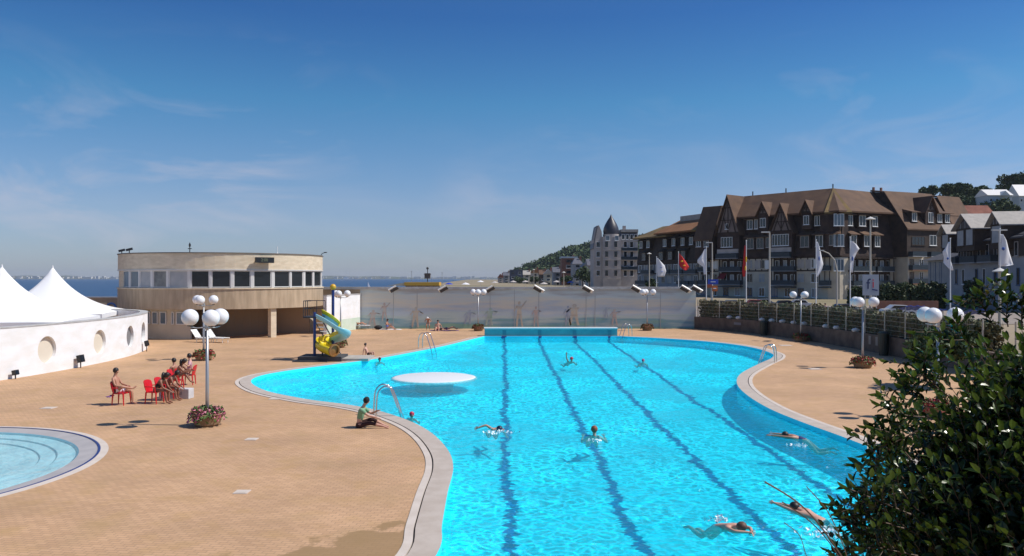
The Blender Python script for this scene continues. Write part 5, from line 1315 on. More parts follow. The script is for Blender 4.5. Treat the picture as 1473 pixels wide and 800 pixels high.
def fnL():
    L=WL.L; z1=9.6
    lower_floors(big,WL,0,L-.5,z1,21,bays=[(WL.u(1008),WL.u(1022)),(WL.u(1038),WL.u(1069)),(WL.u(1113),WL.u(1146)),(WL.u(1182),WL.u(1198))])
    mansard(big,2.0,L+.6,z1,19.4)
    ug=WL.u(1050); ug2=WL.u(1127)
    roofprism(big,ug-1,L+.67,19.3,24.9,hr=5.0)
    roofprism(big,-1.2,ug,16.8,22.9,m=M['mossy_roof'],hl=5.0,yf=-1.2)
    gable(big,WL,WL.u(1036),WL.u(1068),z1,15.6,24.6,y=-1.3)
    gable(big,WL,WL.u(1113),WL.u(1144),z1,15.4,21.6,y=-1.3)
    window(big,ug,13.4,3.2,2.4,-1.303,M['white'],M['glass'],3); window(big,ug2,13.4,4.2,2.6,-1.303,M['white'],M['glass'],5); window(big,ug,17.2,.9,1.4,-1.303)
    window(big,ug-3.2,17.4,1.0,1.5,1.0)
    uu=WL.u(1101); gable(big,WL,uu-1.3,uu+1.3,15.4,19.6,22.3,y=-1.0); window(big,uu,17.6,1.5,2.1,-1.004)
    uu=WL.u(1163); gable(big,WL,uu-1.1,uu+1.1,15.6,19.4,21.9,y=-.9); window(big,uu,17.6,1.3,2.0,-.904)
    mb=MB(); u0_,u1_=WL.u(1006),WL.u(1033); mb.prism([(4.5,22.9),(1.5,22.6),(-2.6,14.2),(-2.6,13.9),(1.5,22.2),(4.5,22.4)],u0_,u1_,'x'); mb.build('sweep_roof',M['brown_roof'],big)
    mb=MB(); mb.prism([(4.4,9.61),(4.4,22.3),(1.5,22.1),(-2.3,14.3),(-2.3,9.61)],u0_+.3,u1_-.3,'x'); mb.build('bay',M['hang_tile'],big)
    for px,py,w_,h_ in ((1013,337,1.4,2.0),(1024,337,1.3,2.0)): window(big,WL.u(px),WL.z(px,py)-2.2,w_,h_,-2.304)
    for px,w_ in ((1079,1.5),(1088,.9),(1176,1.2),(1183,2.4),(1200,1.6)):
        dormer(big,WL.u(px),17.4,w_,2.2,-.1,mull=1 if w_<2 else 2)
    for px,w_ in ((1082,1.8),(1096,1.8),(1160,2.0),(1181,1.7)):
        dormer(big,WL.u(px),12.9,w_,2.5,-.75,fm=M['stone_pale'] if px in(1082,1096,1160) else M['white'])
    for px,zz,ww3 in ((1108,13.0,1.3),(1200,13.0,1.5)): dormer(big,WL.u(px),zz,ww3,2.3,-.75,fm=M['stone_pale'])
    for ua,ub in ((WL.u(1037),WL.u(1067)),(WL.u(1114),WL.u(1143))):
        mb=MB(); mb.box(ua,ub,-1.62,-1.32,10.7,11.7); mb.build('parapet',M['stone_pale'],big)
        balcony(big,ua,ub,9.55,-1.31,.9)
    for i,px in enumerate((1029,1076,1090,1104,1152,1164,1175)):
        u=WL.u(px); mb=MB(); mb.box(u-.75,u+.75,-.06,-.004,6.9,8.9); mb.build('shutter_panel',M['stone_pale'] if i%3 else M['white'],big)
    mb=MB()
    for px in (1062,1110,1178): 
        u=WL.u(px); mb.box(u-.1,u+.1,6,6.2,24.5,25.9)
    mb.build('roof_finial',M['darkmetal'],big)
    for px,py,m_ in ((1041,373,M['awn']),): 
        u=WL.u(px); mb=MB(); mb.add([(u-1,-.1,5.9),(u+1,-.1,5.9),(u+1,-1.4,4.6),(u-1,-1.4,4.6)],[(0,1,2,3)]); o=mb.build('awning',m_,big); o.modifiers.new('s','SOLIDIFY').thickness=.05
build_wing(big,WL,fnL)
def fnR():
    L=WR.L; z1=9.4
    lower_floors(big,WR,.3,L,z1,33,bays=[(3.2,9.5),(WR.u(1256),WR.u(1280))])
    mansard(big,-.6,L,z1,19.2)
    roofprism(big,-.67,L+.8,19.31,24.91,m=M['brown_roof'],hl=5.0,hr=4.2,zr2=24.0,name='roof')
    # projecting sweep roofs with dark cheeks
    for (pa,pb,P) in ((1284,1350,[(5.8,25.02),(2.0,24.35),(-4.2,15.6)]),(1360,1391,[(5.6,24.6),(2.0,24.0),(-4.8,12.4)])):
        u0,u1=WR.u(pa),min(WR.u(pb),L+.5); yb_=P[2][0]+.45
        mb=MB(); mb.prism([(5.5,z1+.004),(5.5,P[0][1]-.5),(2.0,P[1][1]-.4),(yb_,P[2][1]+.25),(yb_,z1+.004)],u0,u1,'x'); mb.build('bay',M['dark_timber'],big)
        mb=MB(); mb.prism(P+[(P[2][0],P[2][1]-.3),(2.0,P[1][1]-.35),(5.8,P[0][1]-.4)],u0-.35,u1+.25,'x'); mb.build('sweep_roof',M['brown_roof'],big)
        if pa==1284:
            mb=MB(); mb.box(u0+.2,u1-.2,yb_,1,0,z1); mb.build('bay_wall',M['render'],big)
            for f in (1.9,5.2,8.0):
                for i in range(5): window(big,u0+(i+.5)*(u1-u0)/5,f,1.3,1.9,yb_-.004,M['white'] if i%2 else M['brick'],M['glass'],1)
            for zz in (3.6,6.6): balcony(big,u0+.5,u0+(u1-u0)*.55,zz,yb_-.004,1.1,slab=M['brick'])
    for px,w_ in ((1222,1.5),(1240,1.9),(1258,1.5)): dormer(big,WR.u(px),17.3,w_,2.3,-.1)
    for px in (1297,1333,1344): dormer(big,WR.u(px),18.3,1.4,1.9,-3.3,hip=.3)
    u=WR.u(1319); gable(big,WR,u-1.6,u+1.6,16.6,19.9,22.9,y=-3.5); window(big,u,18.3,1.5,2.2,-3.505)
    dormer(big,min(WR.u(1384),L-1.2),17.6,1.3,1.8,-3.0,hip=.3)
    for px,w_ in ((1224,1.5),(1243,1.6),(1258,1.5)): dormer(big,WR.u(px),12.9,w_,2.4,-.75)
    for px,w_ in ((1321,2.2),(1337,1.7)): window(big,WR.u(px),13.2,w_,2.3,-3.755)
    window(big,WR.u(1300),13.0,4.0,1.9,-3.755,M['dark_timber'],M['glass'],3)
    for px in (1296,1322): 
        u=WR.u(px); balcony(big,u-2.2,u+2.2,9.6,-3.755,1.2)
    mb=MB()
    for px in (1287,1298): u=WR.u(px); mb.box(u-.2,u+.2,5.6,6,24.4,25.7)
    mb.build('chimney',M['brick'],big)
build_wing(big,WR,fnR)
# corner facet
mb=MB(); mb.lathe([(3.05,0),(3.05,9.29)],n=8); mb.build('corner_wall',M['render'],big,loc=Vector((70.2,172,0))-big.location+Vector((.3,3.0,0)))
mb=MB(); q=Vector((70.2,172,0))-big.location
mb.lathe([(3.1,9.3),(3.1,19.0)],n=8); mb.lathe([(3.1,9.3),(.01,9.3)],n=8); o=mb.build('corner_tower',M['hang_tile'],big,loc=q+Vector((.3,3.0,0)))
A_=WL.mt@Vector((WL.L-2.3,-1.7,19.0)); B_=WR.mt@Vector((2.3,-1.7,19.0)); C_=WL.mt@Vector((WL.L-4.2,5.7,25.0)); o_=big.location
mb=MB(); mb.add([A_-o_,B_-o_,C_-o_,A_-o_-Vector((0,0,.4)),B_-o_-Vector((0,0,.4)),C_-o_-Vector((0,0,.8))],[(0,1,2),(3,5,4),(0,3,4,1),(1,4,5,2),(2,5,3,0)]); mb.build('corner_roof',M['mossy_roof'],big)
for z in (17.3,12.9,7.6): window(big,q.x-.05,z,2.2,2.6,q.y-.42-.0,M['white'],M['glass_blue'],2)

# --- orange roofed block to the left
ob=empty('orange_roof_block',(0,0,0),0,'dark timbered block with a hipped orange tile roof beside the white hotel','building')
WO=Wing((XD(917,238),238,0),(XD(1006,208),208,0)); ob.location=WO.A
def fnO():
    L=WO.L
    lower_floors(ob,WO,0,L,9.0,5,cream=M['render_grey'])
    mansard(ob,.3,L,9.0,17.0,M['dark_timber'])
    roofprism(ob,-.8,L*.55,16.6,20.0,m=M['mossy_roof'],hl=5.5,yf=-1.2); roofprism(ob,L*.36,L+.5,17.4,21.4,m=M['orange_roof'],hl=3.4,yf=-1.4,name='upper_roof')
    mb=MB(); mb.box(L*.5,L,4.5,8,20.6,22.1); mb.build('roof_box',M['palegrey_roof'],ob)
    for i,u in enumerate((3,7,L*.5,L*.5+4.5,L*.5+9,L*.5+13)): dormer(ob,u,14.6,1.6,2.0,-.5,roofm=M['dark_timber'])
    for u in (5,L*.45,L*.6,L*.8): dormer(ob,u,11.0,1.8,2.0,-.8,roofm=M['dark_timber'],fm=M['stone_pale'])
build_wing(ob,WO,fnO)

# --- white hotel with domed turret
hd_=262.0
ht=empty('domed_hotel',(XD(852,hd_),hd_,0),0,'pale stone hotel with a dark pointed dome on its corner turret','building')
WH=Wing((XD(866,hd_),hd_,0),(XD(919,hd_-12),hd_-12,0))
bx=ht.location
def hX(px,dy=0): return XD(px,hd_+dy)-bx.x
zt=ZD(345,hd_)
mb=MB(); mb.box(hX(866),hX(892),-2,4,0,ZD(341,hd_)); mb.build('turret',M['stone_pale'],ht)
mb=MB(); mb.box(hX(853.5),hX(866)-.01,-1,10,0,ZD(345,hd_)); mb.build('side_wing',M['stone_pale'],ht)
mb=MB(); mb.box(hX(892)+.01,hX(917),-.8,10,0,ZD(347,hd_)); mb.build('main_wall',M['stone_pale'],ht)
mb=MB(); mb.prism([(hX(853),ZD(345,hd_)+.01),(hX(866),ZD(345,hd_)+.01),(hX(865),ZD(333,hd_)),(hX(861),ZD(324,hd_)),(hX(857),ZD(328,hd_))],-.9,2,'y'); mb.build('gable_end',M['stone_pale'],ht)
mb=MB(); mb.prism([(hX(852),ZD(358,hd_)),(hX(853.3),ZD(358,hd_)),(hX(859.5),ZD(325,hd_)),(hX(858),ZD(325,hd_))],-1.1,9,'y'); mb.build('steep_roof',M['slate'],ht)
xc=hX(879.5); rr=hX(890.5)-hX(879.5)
mb=MB(); dz=ZD(337,hd_); prof=[(rr,dz),(rr*1.04,dz+1.0),(rr*.98,dz+2.0),(rr*.8,dz+3.2),(rr*.5,dz+4.5),(rr*.2,dz+5.6),(.05,dz+6.6)]; mb.lathe(prof,(xc,1,0),20); mb.build('dome',mat('dome_slate',(.03,.03,.045),.45),ht,smooth=True)
mb=MB(); mb.lathe([(rr*1.05,dz-1.0),(rr*1.08,dz-.01),(.1,dz-.01)],(xc,1,0),20); mb.build('dome_drum',M['stone_pale'],ht)
mb=MB(); mb.prism([(-1.0,ZD(347,hd_)+.01),(.6,ZD(334,hd_)),(8,ZD(331,hd_)),(10,ZD(347,hd_)+.01)],hX(892)+.02,hX(918),'x'); mb.build('mansard_roof',M['slate'],ht)
mb=MB(); mb.box(hX(893),hX(918),-.2,7,ZD(333.9,hd_),ZD(330,hd_)); mb.build('roof_top',M['palegrey_roof'],ht)
for py in (352,366,379,393):
    z=ZD(py,hd_)
    for px in (871.5,884.5): window(ht,hX(px),z,1.15,2.0,-2.004,M['stone_pale'],M['glass'],0)
    for px in (899,908): window(ht,hX(px),z,1.15,2.0,-.804,M['white'],M['glass'],0)
    window(ht,hX(860),z,1.3,1.8,-1.004,M['white'],M['glass'],0)
    mb=MB(); mb.box(hX(866)-.1,hX(892)+.1,-2.15,-2.003,z-1.9,z-1.6); mb.build('string_course',M['stone_pale'],ht)
for px in (896,902,908,914): window(ht,hX(px),ZD(341,hd_),1.0,1.7,-.75,M['white'],M['glass'],0)
for px in (873,886): window(ht,hX(px),ZD(343,hd_),1.3,1.6,-2.004,M['white'],M['glass_blue'],0)
for py in (361,374,388): balcony(ht,hX(893),hX(916),ZD(py,hd_),-.81,.9,slab=M['stone_pale'])
mb=MB(); mb.box(hX(900)-.5,hX(900)+.5,3,4,ZD(331,hd_),ZD(324,hd_)); mb.build('chimney',M['stone_pale'],ht)

# --- distant row of houses
random.seed(8)
def house(px0,px1,pyt,d,lab,wm__,rm,kind='gable',roofh=3.0,base=1.0,rows=3):
    x0,x1=XD(px0,d),XD(px1,d); zt=ZD(pyt,d); e=empty('town_house',(x0,d,base),0,lab,'house','town houses along the far promenade'); w_=x1-x0; h=zt-base-(roofh if kind!='flat' else .8)
    mb=MB(); mb.box(0,w_,0,12,-1.5,h); mb.build('wall',wm__,e)
    mb=MB()
    if kind=='gable': mb.prism([(-.4,h+.01),(w_+.4,h+.01),(w_/2,h+roofh)],-.4,12.4,'y')
    elif kind=='side': mb.prism([(-.5,h+.01),(12.5,h+.01),(6,h+roofh)],-.3,w_+.3,'x')
    elif kind=='hip': mb.add([(-.4,-.4,h+.01),(w_+.4,-.4,h+.01),(w_+.4,12.4,h+.01),(-.4,12.4,h+.01),(w_*.3,6,h+roofh),(w_*.7,6,h+roofh)],[(0,1,5,4),(1,2,5),(2,3,4,5),(3,0,4),(0,3,2,1)])
    else: mb.box(-.3,w_+.3,-.3,12.3,h+.01,h+.8)
    mb.build('roof',rm,e)
    n=max(1,int(w_/3.6)); fh=h/rows
    for r_ in range(rows):
        for i in range(n): window(e,(i+.5)*w_/n,fh*(r_+.5),w_/n*.42,fh*.55,-.003,M['white'] if (i+r_)%2 else wm__,M['glass'],0)
    mb=MB(); mb.box(w_*.75,w_*.75+.9,4,5,h,h+roofh+.8); mb.build('chimney',M['brick'],e)
SG=M['slate']
rows_=[(716,724,394,560,'small pale house at the far left end of the distant row',M['stone_pale'],M['red_roof'],'gable'),
(724,733,391,540,'low grey house near the left end of the distant row',M['render_grey'],SG,'side'),
(733,752,388,520,'dark flat roofed block left of the pale gabled house',mat('dark_facade',(.07,.08,.12),.8),mat('flat_dark',(.06,.07,.10),.8),'flat'),
(753,763,389,470,'pale house with a low roof beside the thin mast',M['render'],M['palegrey_roof'],'side'),
(764,775,386,450,'pale gabled house with a rust roof at the foot of the hill',M['render'],M['orange_roof'],'gable'),
(776,786,388,430,'dark brown house between two pale gables in the distant row',mat('brown_facade',(.08,.06,.05),.8),M['brown_roof'],'side'),
(783,795,387,400,'pale house with orange lit roof at the foot of the wood',M['render'],M['palegrey_roof'],'gable'),
(796,808,384,380,'blue grey house with a slate roof in the distant row',M['render_grey'],SG,'side'),
(808,830,369,365,'tall red brick building under the pale blue flat roof',M['brick'],mat('pale_blue_roof',(.35,.42,.48),.7),'flat'),
(824,838,371,345,'grey building with a slate hip roof right of the brick one',M['render_grey'],SG,'hip'),
(836,848,378,325,'pinkish narrow house with a steep slate roof',M['stone_pale'],SG,'gable'),
(846,856,372,300,'stone house touching the side of the domed hotel',M['stone_pale'],SG,'side')]
for r_ in rows_: house(*r_[:6],r_[6],r_[7],roofh=2.6 if r_[7]!='flat' else .8,rows=3 if r_[2]>380 else 5)
# little trees in front of the distant row
for k,(px,py,d,hh,rr,lab) in enumerate([(838,385,285,7,4,'green tree in front of the grey houses left of the hotel'),(848,390,280,6,3.5,'low green tree beside the foot of the domed hotel'),(815,396,330,4,2.5,'small orange green shrub before the brick building'),(770,399,400,3,3,'dark shrubs below the pale gabled house'),(750,400,450,3,4,'dark shrubs under the dark flat block'),(935,401,190,4,1.6,'small bright green tree before the orange roofed block')]):
    x=XD(px,d); zt=ZD(py,d); tree('street_tree',x,d,zt-hh,hh,rr,lab,FOR2,n=700,leaf=.5,grp='trees before the town houses')

# --- villas on the right
WV=Wing((XD(1334,152),152,0),(XD(1490,112),112,0))
vil=empty('timbered_villa',WV.A,WV.a,'pale villa with black timbered gables and light grey roofs at the right','building')
def vX(px,d=138): return WV.u(px)
def vZ(py,d=136): return ZD(py,133)
mb=MB(); mb.box(vX(1335),vX(1370)-.01,0,4.5,0,vZ(372)); mb.box(vX(1370),vX(1480),0,12,0,vZ(372)); mb.build('wall',M['render_grey'],vil)
mb=MB(); mb.box(vX(1384),vX(1480),-.35,8,vZ(372)+.01,vZ(345)); mb.build('upper_storey',M['dark_timber'],vil)
roof_m=mat('charcoal_roof',(.05,.05,.06),.8,(.08,.08,.09),.8)
mb=MB(); mb.add([(vX(1405),2,vZ(345)),(vX(1500),2,vZ(345)),(vX(1475),8,vZ(298,146)),(vX(1421),8,vZ(301,146)),(vX(1405),14,vZ(345)),(vX(1500),14,vZ(345))],[(0,1,2,3),(4,3,2,5),(0,3,4),(1,5,2),(0,4,5,1)]); mb.build('slate_roof',roof_m,vil)
mb=MB(); mb.prism([(-.9,vZ(350)),(-.9,vZ(348)),(5.5,vZ(322)),(11,vZ(348)),(11,vZ(350))],vX(1384),vX(1480),'x'); mb.prism([(-.9,vZ(372)+.01),(5.5,vZ(350)),(9,vZ(372)+.01)],vX(1333),vX(1384)-.01,'x'); mb.build('lower_roof',roof_m,vil)
def vgable(p0,p1,pe,pa,y0,pale=True,wn=2):
    u0,u1=vX(p0),vX(p1); um=(u0+u1)/2; ze=vZ(pe); za=vZ(pa)
    mb=MB(); mb.box(u0,u1,y0,5,vZ(362),ze); mb.build('gable_wall',M['dark_timber'],vil)
    mb=MB(); mb.prism([(u0,ze+.003),(u1,ze+.003),(um,za-.2)],y0+.02,5,'y'); mb.build('gable_end',mat('timber_gable_end',(.07,.06,.06),.8,(.11,.1,.1),1.5),vil)
    for s_ in (-1,1):
        e0=um+s_*((u1-u0)/2+.5); mb=MB(); mb.add([(e0,y0-.7,ze-.35),(um,y0-.7,za),(um,7,za),(e0,7,ze-.35),(e0,y0-.7,ze-.18),(um,y0-.7,za+.16),(um,7,za+.16),(e0,7,ze-.18)],[(0,1,2,3),(4,7,6,5),(0,4,5,1),(1,5,6,2),(2,6,7,3),(3,7,4,0)]); mb.build('gable_roof',M['palegrey_roof'],vil)
    wd=(u1-u0)/wn*.78
    for i in range(wn): window(vil,u0+(i+.5)*(u1-u0)/wn,(ze+vZ(362))/2+.3,wd,(ze-vZ(362))*.72,y0-.004,M['dark_timber'],M['blind'],0)
    mb=MB(); 
    for t in (-.5,0,.5): mb.box(um+t*(u1-u0)*.5-.07,um+t*(u1-u0)*.5+.07,y0-.05,y0+.01,ze,ze+(za-ze)*(1-abs(t))*.8)
    mb.build('timber_frame',M['render_grey'],vil)
vgable(1396,1423,330,311,-2.2); vgable(1443,1462,330,315,-1.8,wn=1); vgable(1370,1382,333,321,-1.8,wn=1)
for i,px in enumerate((1384,1392,1401,1412,1424,1436,1452,1466)): window(vil,vX(px),vZ(362)-.1,1.1,2.1,-.36,M['stone_pale'],M['glass'],0)
for i,px in enumerate((1376,1386,1405,1416,1432,1450,1465)): window(vil,vX(px),vZ(398),1.0,2.6,-.004,M['white'] if i%2 else M['shutter'],M['glass'],0)
for a_,b_ in ((1370,1388),(1394,1416),(1420,1440)): balcony(vil,vX(a_),vX(b_),vZ(378),-.36,1.2)
for px in (1338,1345,1353): window(vil,vX(px),vZ(392),.75,4.0,-.004,M['shutter'],M['blind'],0)
mb=MB(); mb.box(vX(1398),vX(1400),6,7,vZ(330),vZ(305)); mb.build('chimney',M['brick'],vil)
# red roof house behind
e=empty('red_roof_house',(XD(1390,200),200,0),0,'house with a red tile roof behind the grey villa','house')
mb=MB(); mb.box(0,8,0,10,0,ZD(318,200)); mb.build('wall',M['brick'],e); mb=MB(); mb.prism([(-.5,ZD(318,200)+.01),(10.5,ZD(318,200)+.01),(5,ZD(293,200))],-.3,8.3,'x'); mb.build('roof',M['red_roof'],e)
window(e,3,ZD(330,200),1.2,1.6,-.004)
# white hilltop houses
for px0,px1,pyt,pye,d,lab in ((1421,1456,271,281,300,'white roofed house among the hilltop trees'),(1466,1492,264,282,310,'pale house on the hill cut by the right edge')):
    x0=XD(px0,d); w_=XD(px1,d)-x0; zb=ZD(296,d); e=empty('hilltop_house',(x0,d,zb),0,lab,'house','white houses on the right hill'); h=ZD(pye,d)-zb
    mb=MB(); mb.box(0,w_,0,8,-6,h); mb.build('wall',mat('pale_blue_wall',(.40,.46,.50),.8),e)
    mb=MB(); mb.prism([(-.5,h+.01),(8.5,h+.01),(4,ZD(pyt,d)-zb)],-.3,w_+.3,'x'); mb.build('roof',mat('white_roof',(.72,.70,.68),.6),e)
    mb=MB(); mb.prism([(w_*.45,h-.2),(w_*.85,h-.2),(w_*.65,h+1.6)],-1.2,3,'y'); mb.build('porch_gable',mat('pale_blue_wall',(.40,.46,.50),.8),e)
    for i in range(4): window(e,(i+.5)*w_/4,h*.55,1.0,1.2,-.004,M['white'],M['glass'],0)

# villa gardens, hedges
GH=leafmat('garden_leaf',(.035,.055,.018),(.06,.085,.03),scale=.8)
gspec=[(1222,1240,410,432,'dark hedge left of the poster panel'),(1266,1300,405,430,'garden hedge under the timbered block'),(1300,1335,404,438,'dark garden shrubs beside the villa'),(1262,1330,418,446,'clipped dark hedge above the promenade'),(1338,1358,403,440,'shrubs below the villa windows'),(1388,1440,398,428,'tall bushy green shrubs before the villa'),(1430,1476,395,425,'green shrubs at the right edge before the villa')]
for k,(a_,b_,t_,bt,lab) in enumerate(gspec):
    d=118+k*2.2; x0,x1=XD(a_,d),XD(b_,d); zt=ZD(t_,d); e=empty('garden_hedge',((x0+x1)/2,d,0),0,lab,'hedge','garden hedges along the promenade'); pts=[]
    w_=(x1-x0)
    for _ in range(int(900+w_*120)):
        xx=random.uniform(-w_/2,w_/2); zz=random.uniform(0,zt*(1-.14*abs(math.sin(xx*1.3+k))-.1*random.random())); pts.append(Vector((xx,random.uniform(-.8,.8),zz)))
    leaf_cloud('foliage',pts,.38,GH,e)
    mb=MB()
    for i in range(4): mb.tube([(-w_/2+w_*(i+.5)/4,0,0),(-w_/2+w_*(i+.5)/4,0,zt*.7)],[.06,.02],5)
    mb.build('stem',M['trunk'],e)
# brick promenade wall
d=112; mb=MB(); mb.box(XD(1258,d),XD(1350,d),d,d+.5,-.05,ZD(433,d)); o=mb.build('red_garden_wall',M['brick']); tag(o,'red brick garden wall beside the poster panel','wall')

# ------------------------------------------------------------------ flags and poles
def flagpole(px,pyt,d,side,prof,m,lab,emb=None,base=0):
    x=XD(px,d); zt=ZD(pyt,d); e=empty('flag_pole',(x,d,base),0,lab,'flag','flags on poles along the promenade')
    mb=MB(); mb.tube([(0,0,0),(0,0,zt-base)],[.075,.05],8); mb.build('pole',M['white'],e)
    mb=MB(); mb.sphere((0,0,zt-base+.06),.09,8); mb.build('finial',M['white'],e)
    # prof: list of (py, width px at that height, inner px)
    rows=[];n=8; mb=MB(); vs=[]
    pr=[]
    for i in range(len(prof)-1):
        for k in range(4):
            t=k/4; pr.append(tuple(prof[i][j]*(1-t)+prof[i+1][j]*t for j in range(3)))
    pr.append(prof[-1])
    for i,(py,inn,out) in enumerate(pr):
        z=ZD(py,d)-base
        for j in range(n+1):
            u=j/n; xx=((inn+(out-inn)*u))*d/F; vs.append((side*(xx+.06),.16*math.sin(u*5+i*.25)*min(1,abs(xx)),z))
    k=len(pr); mb.add(vs,[(i*(n+1)+j,i*(n+1)+j+1,(i+1)*(n+1)+j+1,(i+1)*(n+1)+j) for i in range(k-1) for j in range(n)])
    o=mb.build('cloth',m,e,fix=False,smooth=True); sm=o.modifiers.new('s','SOLIDIFY'); sm.thickness=.015
    if emb:
        mb=MB(); 
        for (ppx,ppy,sx,sz) in emb[1]:
            xx=(ppx-px)*d/F; mb.sphere((xx,0,ZD(ppy,d)-base),.5,8,(sx,.5,sz))
        mb.build('emblem',emb[0],e)
    return e
W_=M['cl_white']; FB=M['flagblue']; FY=M['flagyel']
flagpole(944.5,370,150,1,[(371,0,1),(376,0,5),(382,0,11),(390,0,13.5),(398,1,11)],W_,'white flag farthest left, above the mural wall',(FB,[(951,385,.55,.12),(952,391,.5,.1)]))
flagpole(976,363,140,1,[(365,0,1),(371,0,6),(379,0,12),(384,2,15),(389,8,12)],M['flagred'],'red flag with yellow beasts above the right of the mural wall',(FY,[(981,376,.5,.35),(984,382,.6,.3)]))
flagpole(1016,356,118,-1,[(358,0,2),(366,0,6),(374,0,12),(378,0,12),(384,0,4),(395,-1,3)],W_,'white flag blowing left at the end of the mural wall',(M['render_grey'],[(1010,372,.12,.05)]))
flagpole(1073.5,347,104,-1,[(353,-1,2),(365,-1,3),(380,-1,4),(390,0,5),(398,1,4)],M['flagred'],'limp red and yellow flag hanging down its pole',(FY,[(1073,373,.22,.9),(1072,386,.2,.7)]))
flagpole(1174,346,100,1,[(348,0,1.5),(356,0,4),(368,0,7),(380,0,10),(387,1,8),(398,0,2)],W_,'white flag with blue print, limp, before the corner of the timbered block',(FB,[(1178,372,.18,.6)]))
flagpole(1223,342,94,1,[(347,0,2),(352,0,8),(358,0,13),(364,0,9),(372,-1,5),(392,-1,3)],W_,'white flag blowing right left of the poster panel',(FB,[(1226,372,.15,.6)]))
flagpole(1367,344,96,-1,[(348,0,2),(356,0,6),(362,0,10),(370,0,8),(378,-2,9),(389,-5,-1)],W_,'white flag drooping left before the grey villa',(FB,[(1363,372,.2,.3)]))
flagpole(1438.5,330,86,1,[(337,0,3),(346,1,8),(358,0,12),(370,-2,16),(381,-3,19),(383,0,8)],W_,'white flag blowing right at the far right',(FB,[(1443,358,.3,.4)]))
# street lamps
def street(px,pyt,d,kind,lab):
    x=XD(px,d); zt=ZD(pyt,d); e=empty('street_lamp',(x,d,0),0,lab,'street lamp','street lamps along the promenade')
    mb=MB()
    if kind=='curve': pts=[(0,0,0),(0,0,zt-2.2),(-.25,0,zt-1.1),(-.9,0,zt-.35),(-1.6,0,zt-.05)]; mb.tube(pts,[.11,.09,.07,.06,.05],8)
    else: mb.tube([(0,0,0),(0,0,zt)],[.13,.08],8)
    mb.build('pole',mat('cream_pole',(.50,.46,.40),.5),e)
    mb=MB()
    if kind=='left': mb.cbox((-.45,0,zt),(.95,.25,.14))
    elif kind=='double': mb.cbox((0,0,zt),(1.6,.3,.14))
    elif kind=='curve': mb.cbox((-1.7,0,zt-.03),(.5,.22,.12))
    else: mb.lathe([(.01,zt+.25),(.5,zt),(.5,zt-.06),(.01,zt-.08)],n=16)
    mb.build('lamp_head',mat('lamp_head',(.62,.60,.56),.5),e)
street(1024.5,349,120,'left','tall lamp with its arm to the left near the blue and orange signs'); street(1107,334,92,'left','tallest lamp with its arm to the left before the timbered block'); street(1204,360,88,'curve','curved arm lamp left of the white flag beside the poster')
street(1252,315,84,'straight','straight pole lamp behind the poster panel'); street(1437.5,331,87,'double','lamp with flat head at the right beside the last flag'); street(1438,390,60,'cap','low lamp with a wide cap at the far right')
street(811,392,210,'straight','thin pole standing left of the domed hotel'); street(934,365,170,'straight','thin pole before the orange roofed block'); street(768,388,320,'straight','thin pale pole before the distant pale houses'); street(732,389,400,'straight','thin pale pole at the left end of the distant houses')
# signs
e=empty('direction_sign',(XD(1023,95),95,0),0,'blue direction board above two orange arrow boards on one post','sign')
mb=MB(); mb.tube([(0,0,0),(0,0,ZD(400,95))],.05,8); mb.build('post',M['pole'],e)
d=95; X_=lambda px:XD(px,d)-XD(1023,d)
mb=MB(); mb.box(X_(1018),X_(1033),-.08,-.05,ZD(409,d),ZD(402,d)); o=mb.build('blue_board',M['bluebright'],e)
mb=MB(); mb.box(X_(1022),X_(1029),-.09,-.082,ZD(406,d),ZD(405,d)); mb.build('white_arrow',M['white'],e)
OR=mat('orange_board',(.55,.13,.02),.5)
mb=MB(); mb.box(X_(1017),X_(1024),-.08,-.05,ZD(414,d),ZD(408.8,d)-.02); mb.build('orange_board',mat('rust_board',(.32,.08,.03),.5),e)
mb=MB(); mb.box(X_(1024.3),X_(1032),-.08,-.05,ZD(419,d),ZD(411,d)); mb.build('orange_board',OR,e)
mb=MB(); mb.cbox(((X_(1028)),-.09,ZD(415,d)),(.35,.02,.12)); mb.build('white_mark',M['white'],e)
# poster
d=80; e=empty('poster_panel',(XD(1252.5,d),d,0),R(0),'pale blue poster panel with a dark f and a red i','sign')
w_=XD(1264,d)-XD(1241,d); z0_,z1_=ZD(425,d),ZD(395,d)
mb=MB(); mb.box(-w_/2,w_/2,-.06,.06,z0_,z1_); mb.build('board',mat('pale_blue_board',(.34,.38,.46),.6),e)
mb=MB(); mb.tube([(-w_*.35,0,0),(-w_*.35,0,z0_)],.05,6); mb.tube([(w_*.35,0,0),(w_*.35,0,z0_)],.05,6); mb.build('post',M['pole'],e)
text('f',1.5,mat('ink_navy',(.02,.03,.10),.6),e,(-.28,-.068,(z0_+z1_)/2+.05),(R(90),0,R(0)),'letter',.006)
text('i',1.3,mat('ink_red',(.55,.03,.06),.6),e,(.22,-.068,(z0_+z1_)/2+.12),(R(90),0,0),'letter',.006)
mb=MB(); mb.cbox((.38,-.066,z0_+.55),(.55,.012,.12),(0,R(10),0)); mb.build('underline',M['blue'],e)
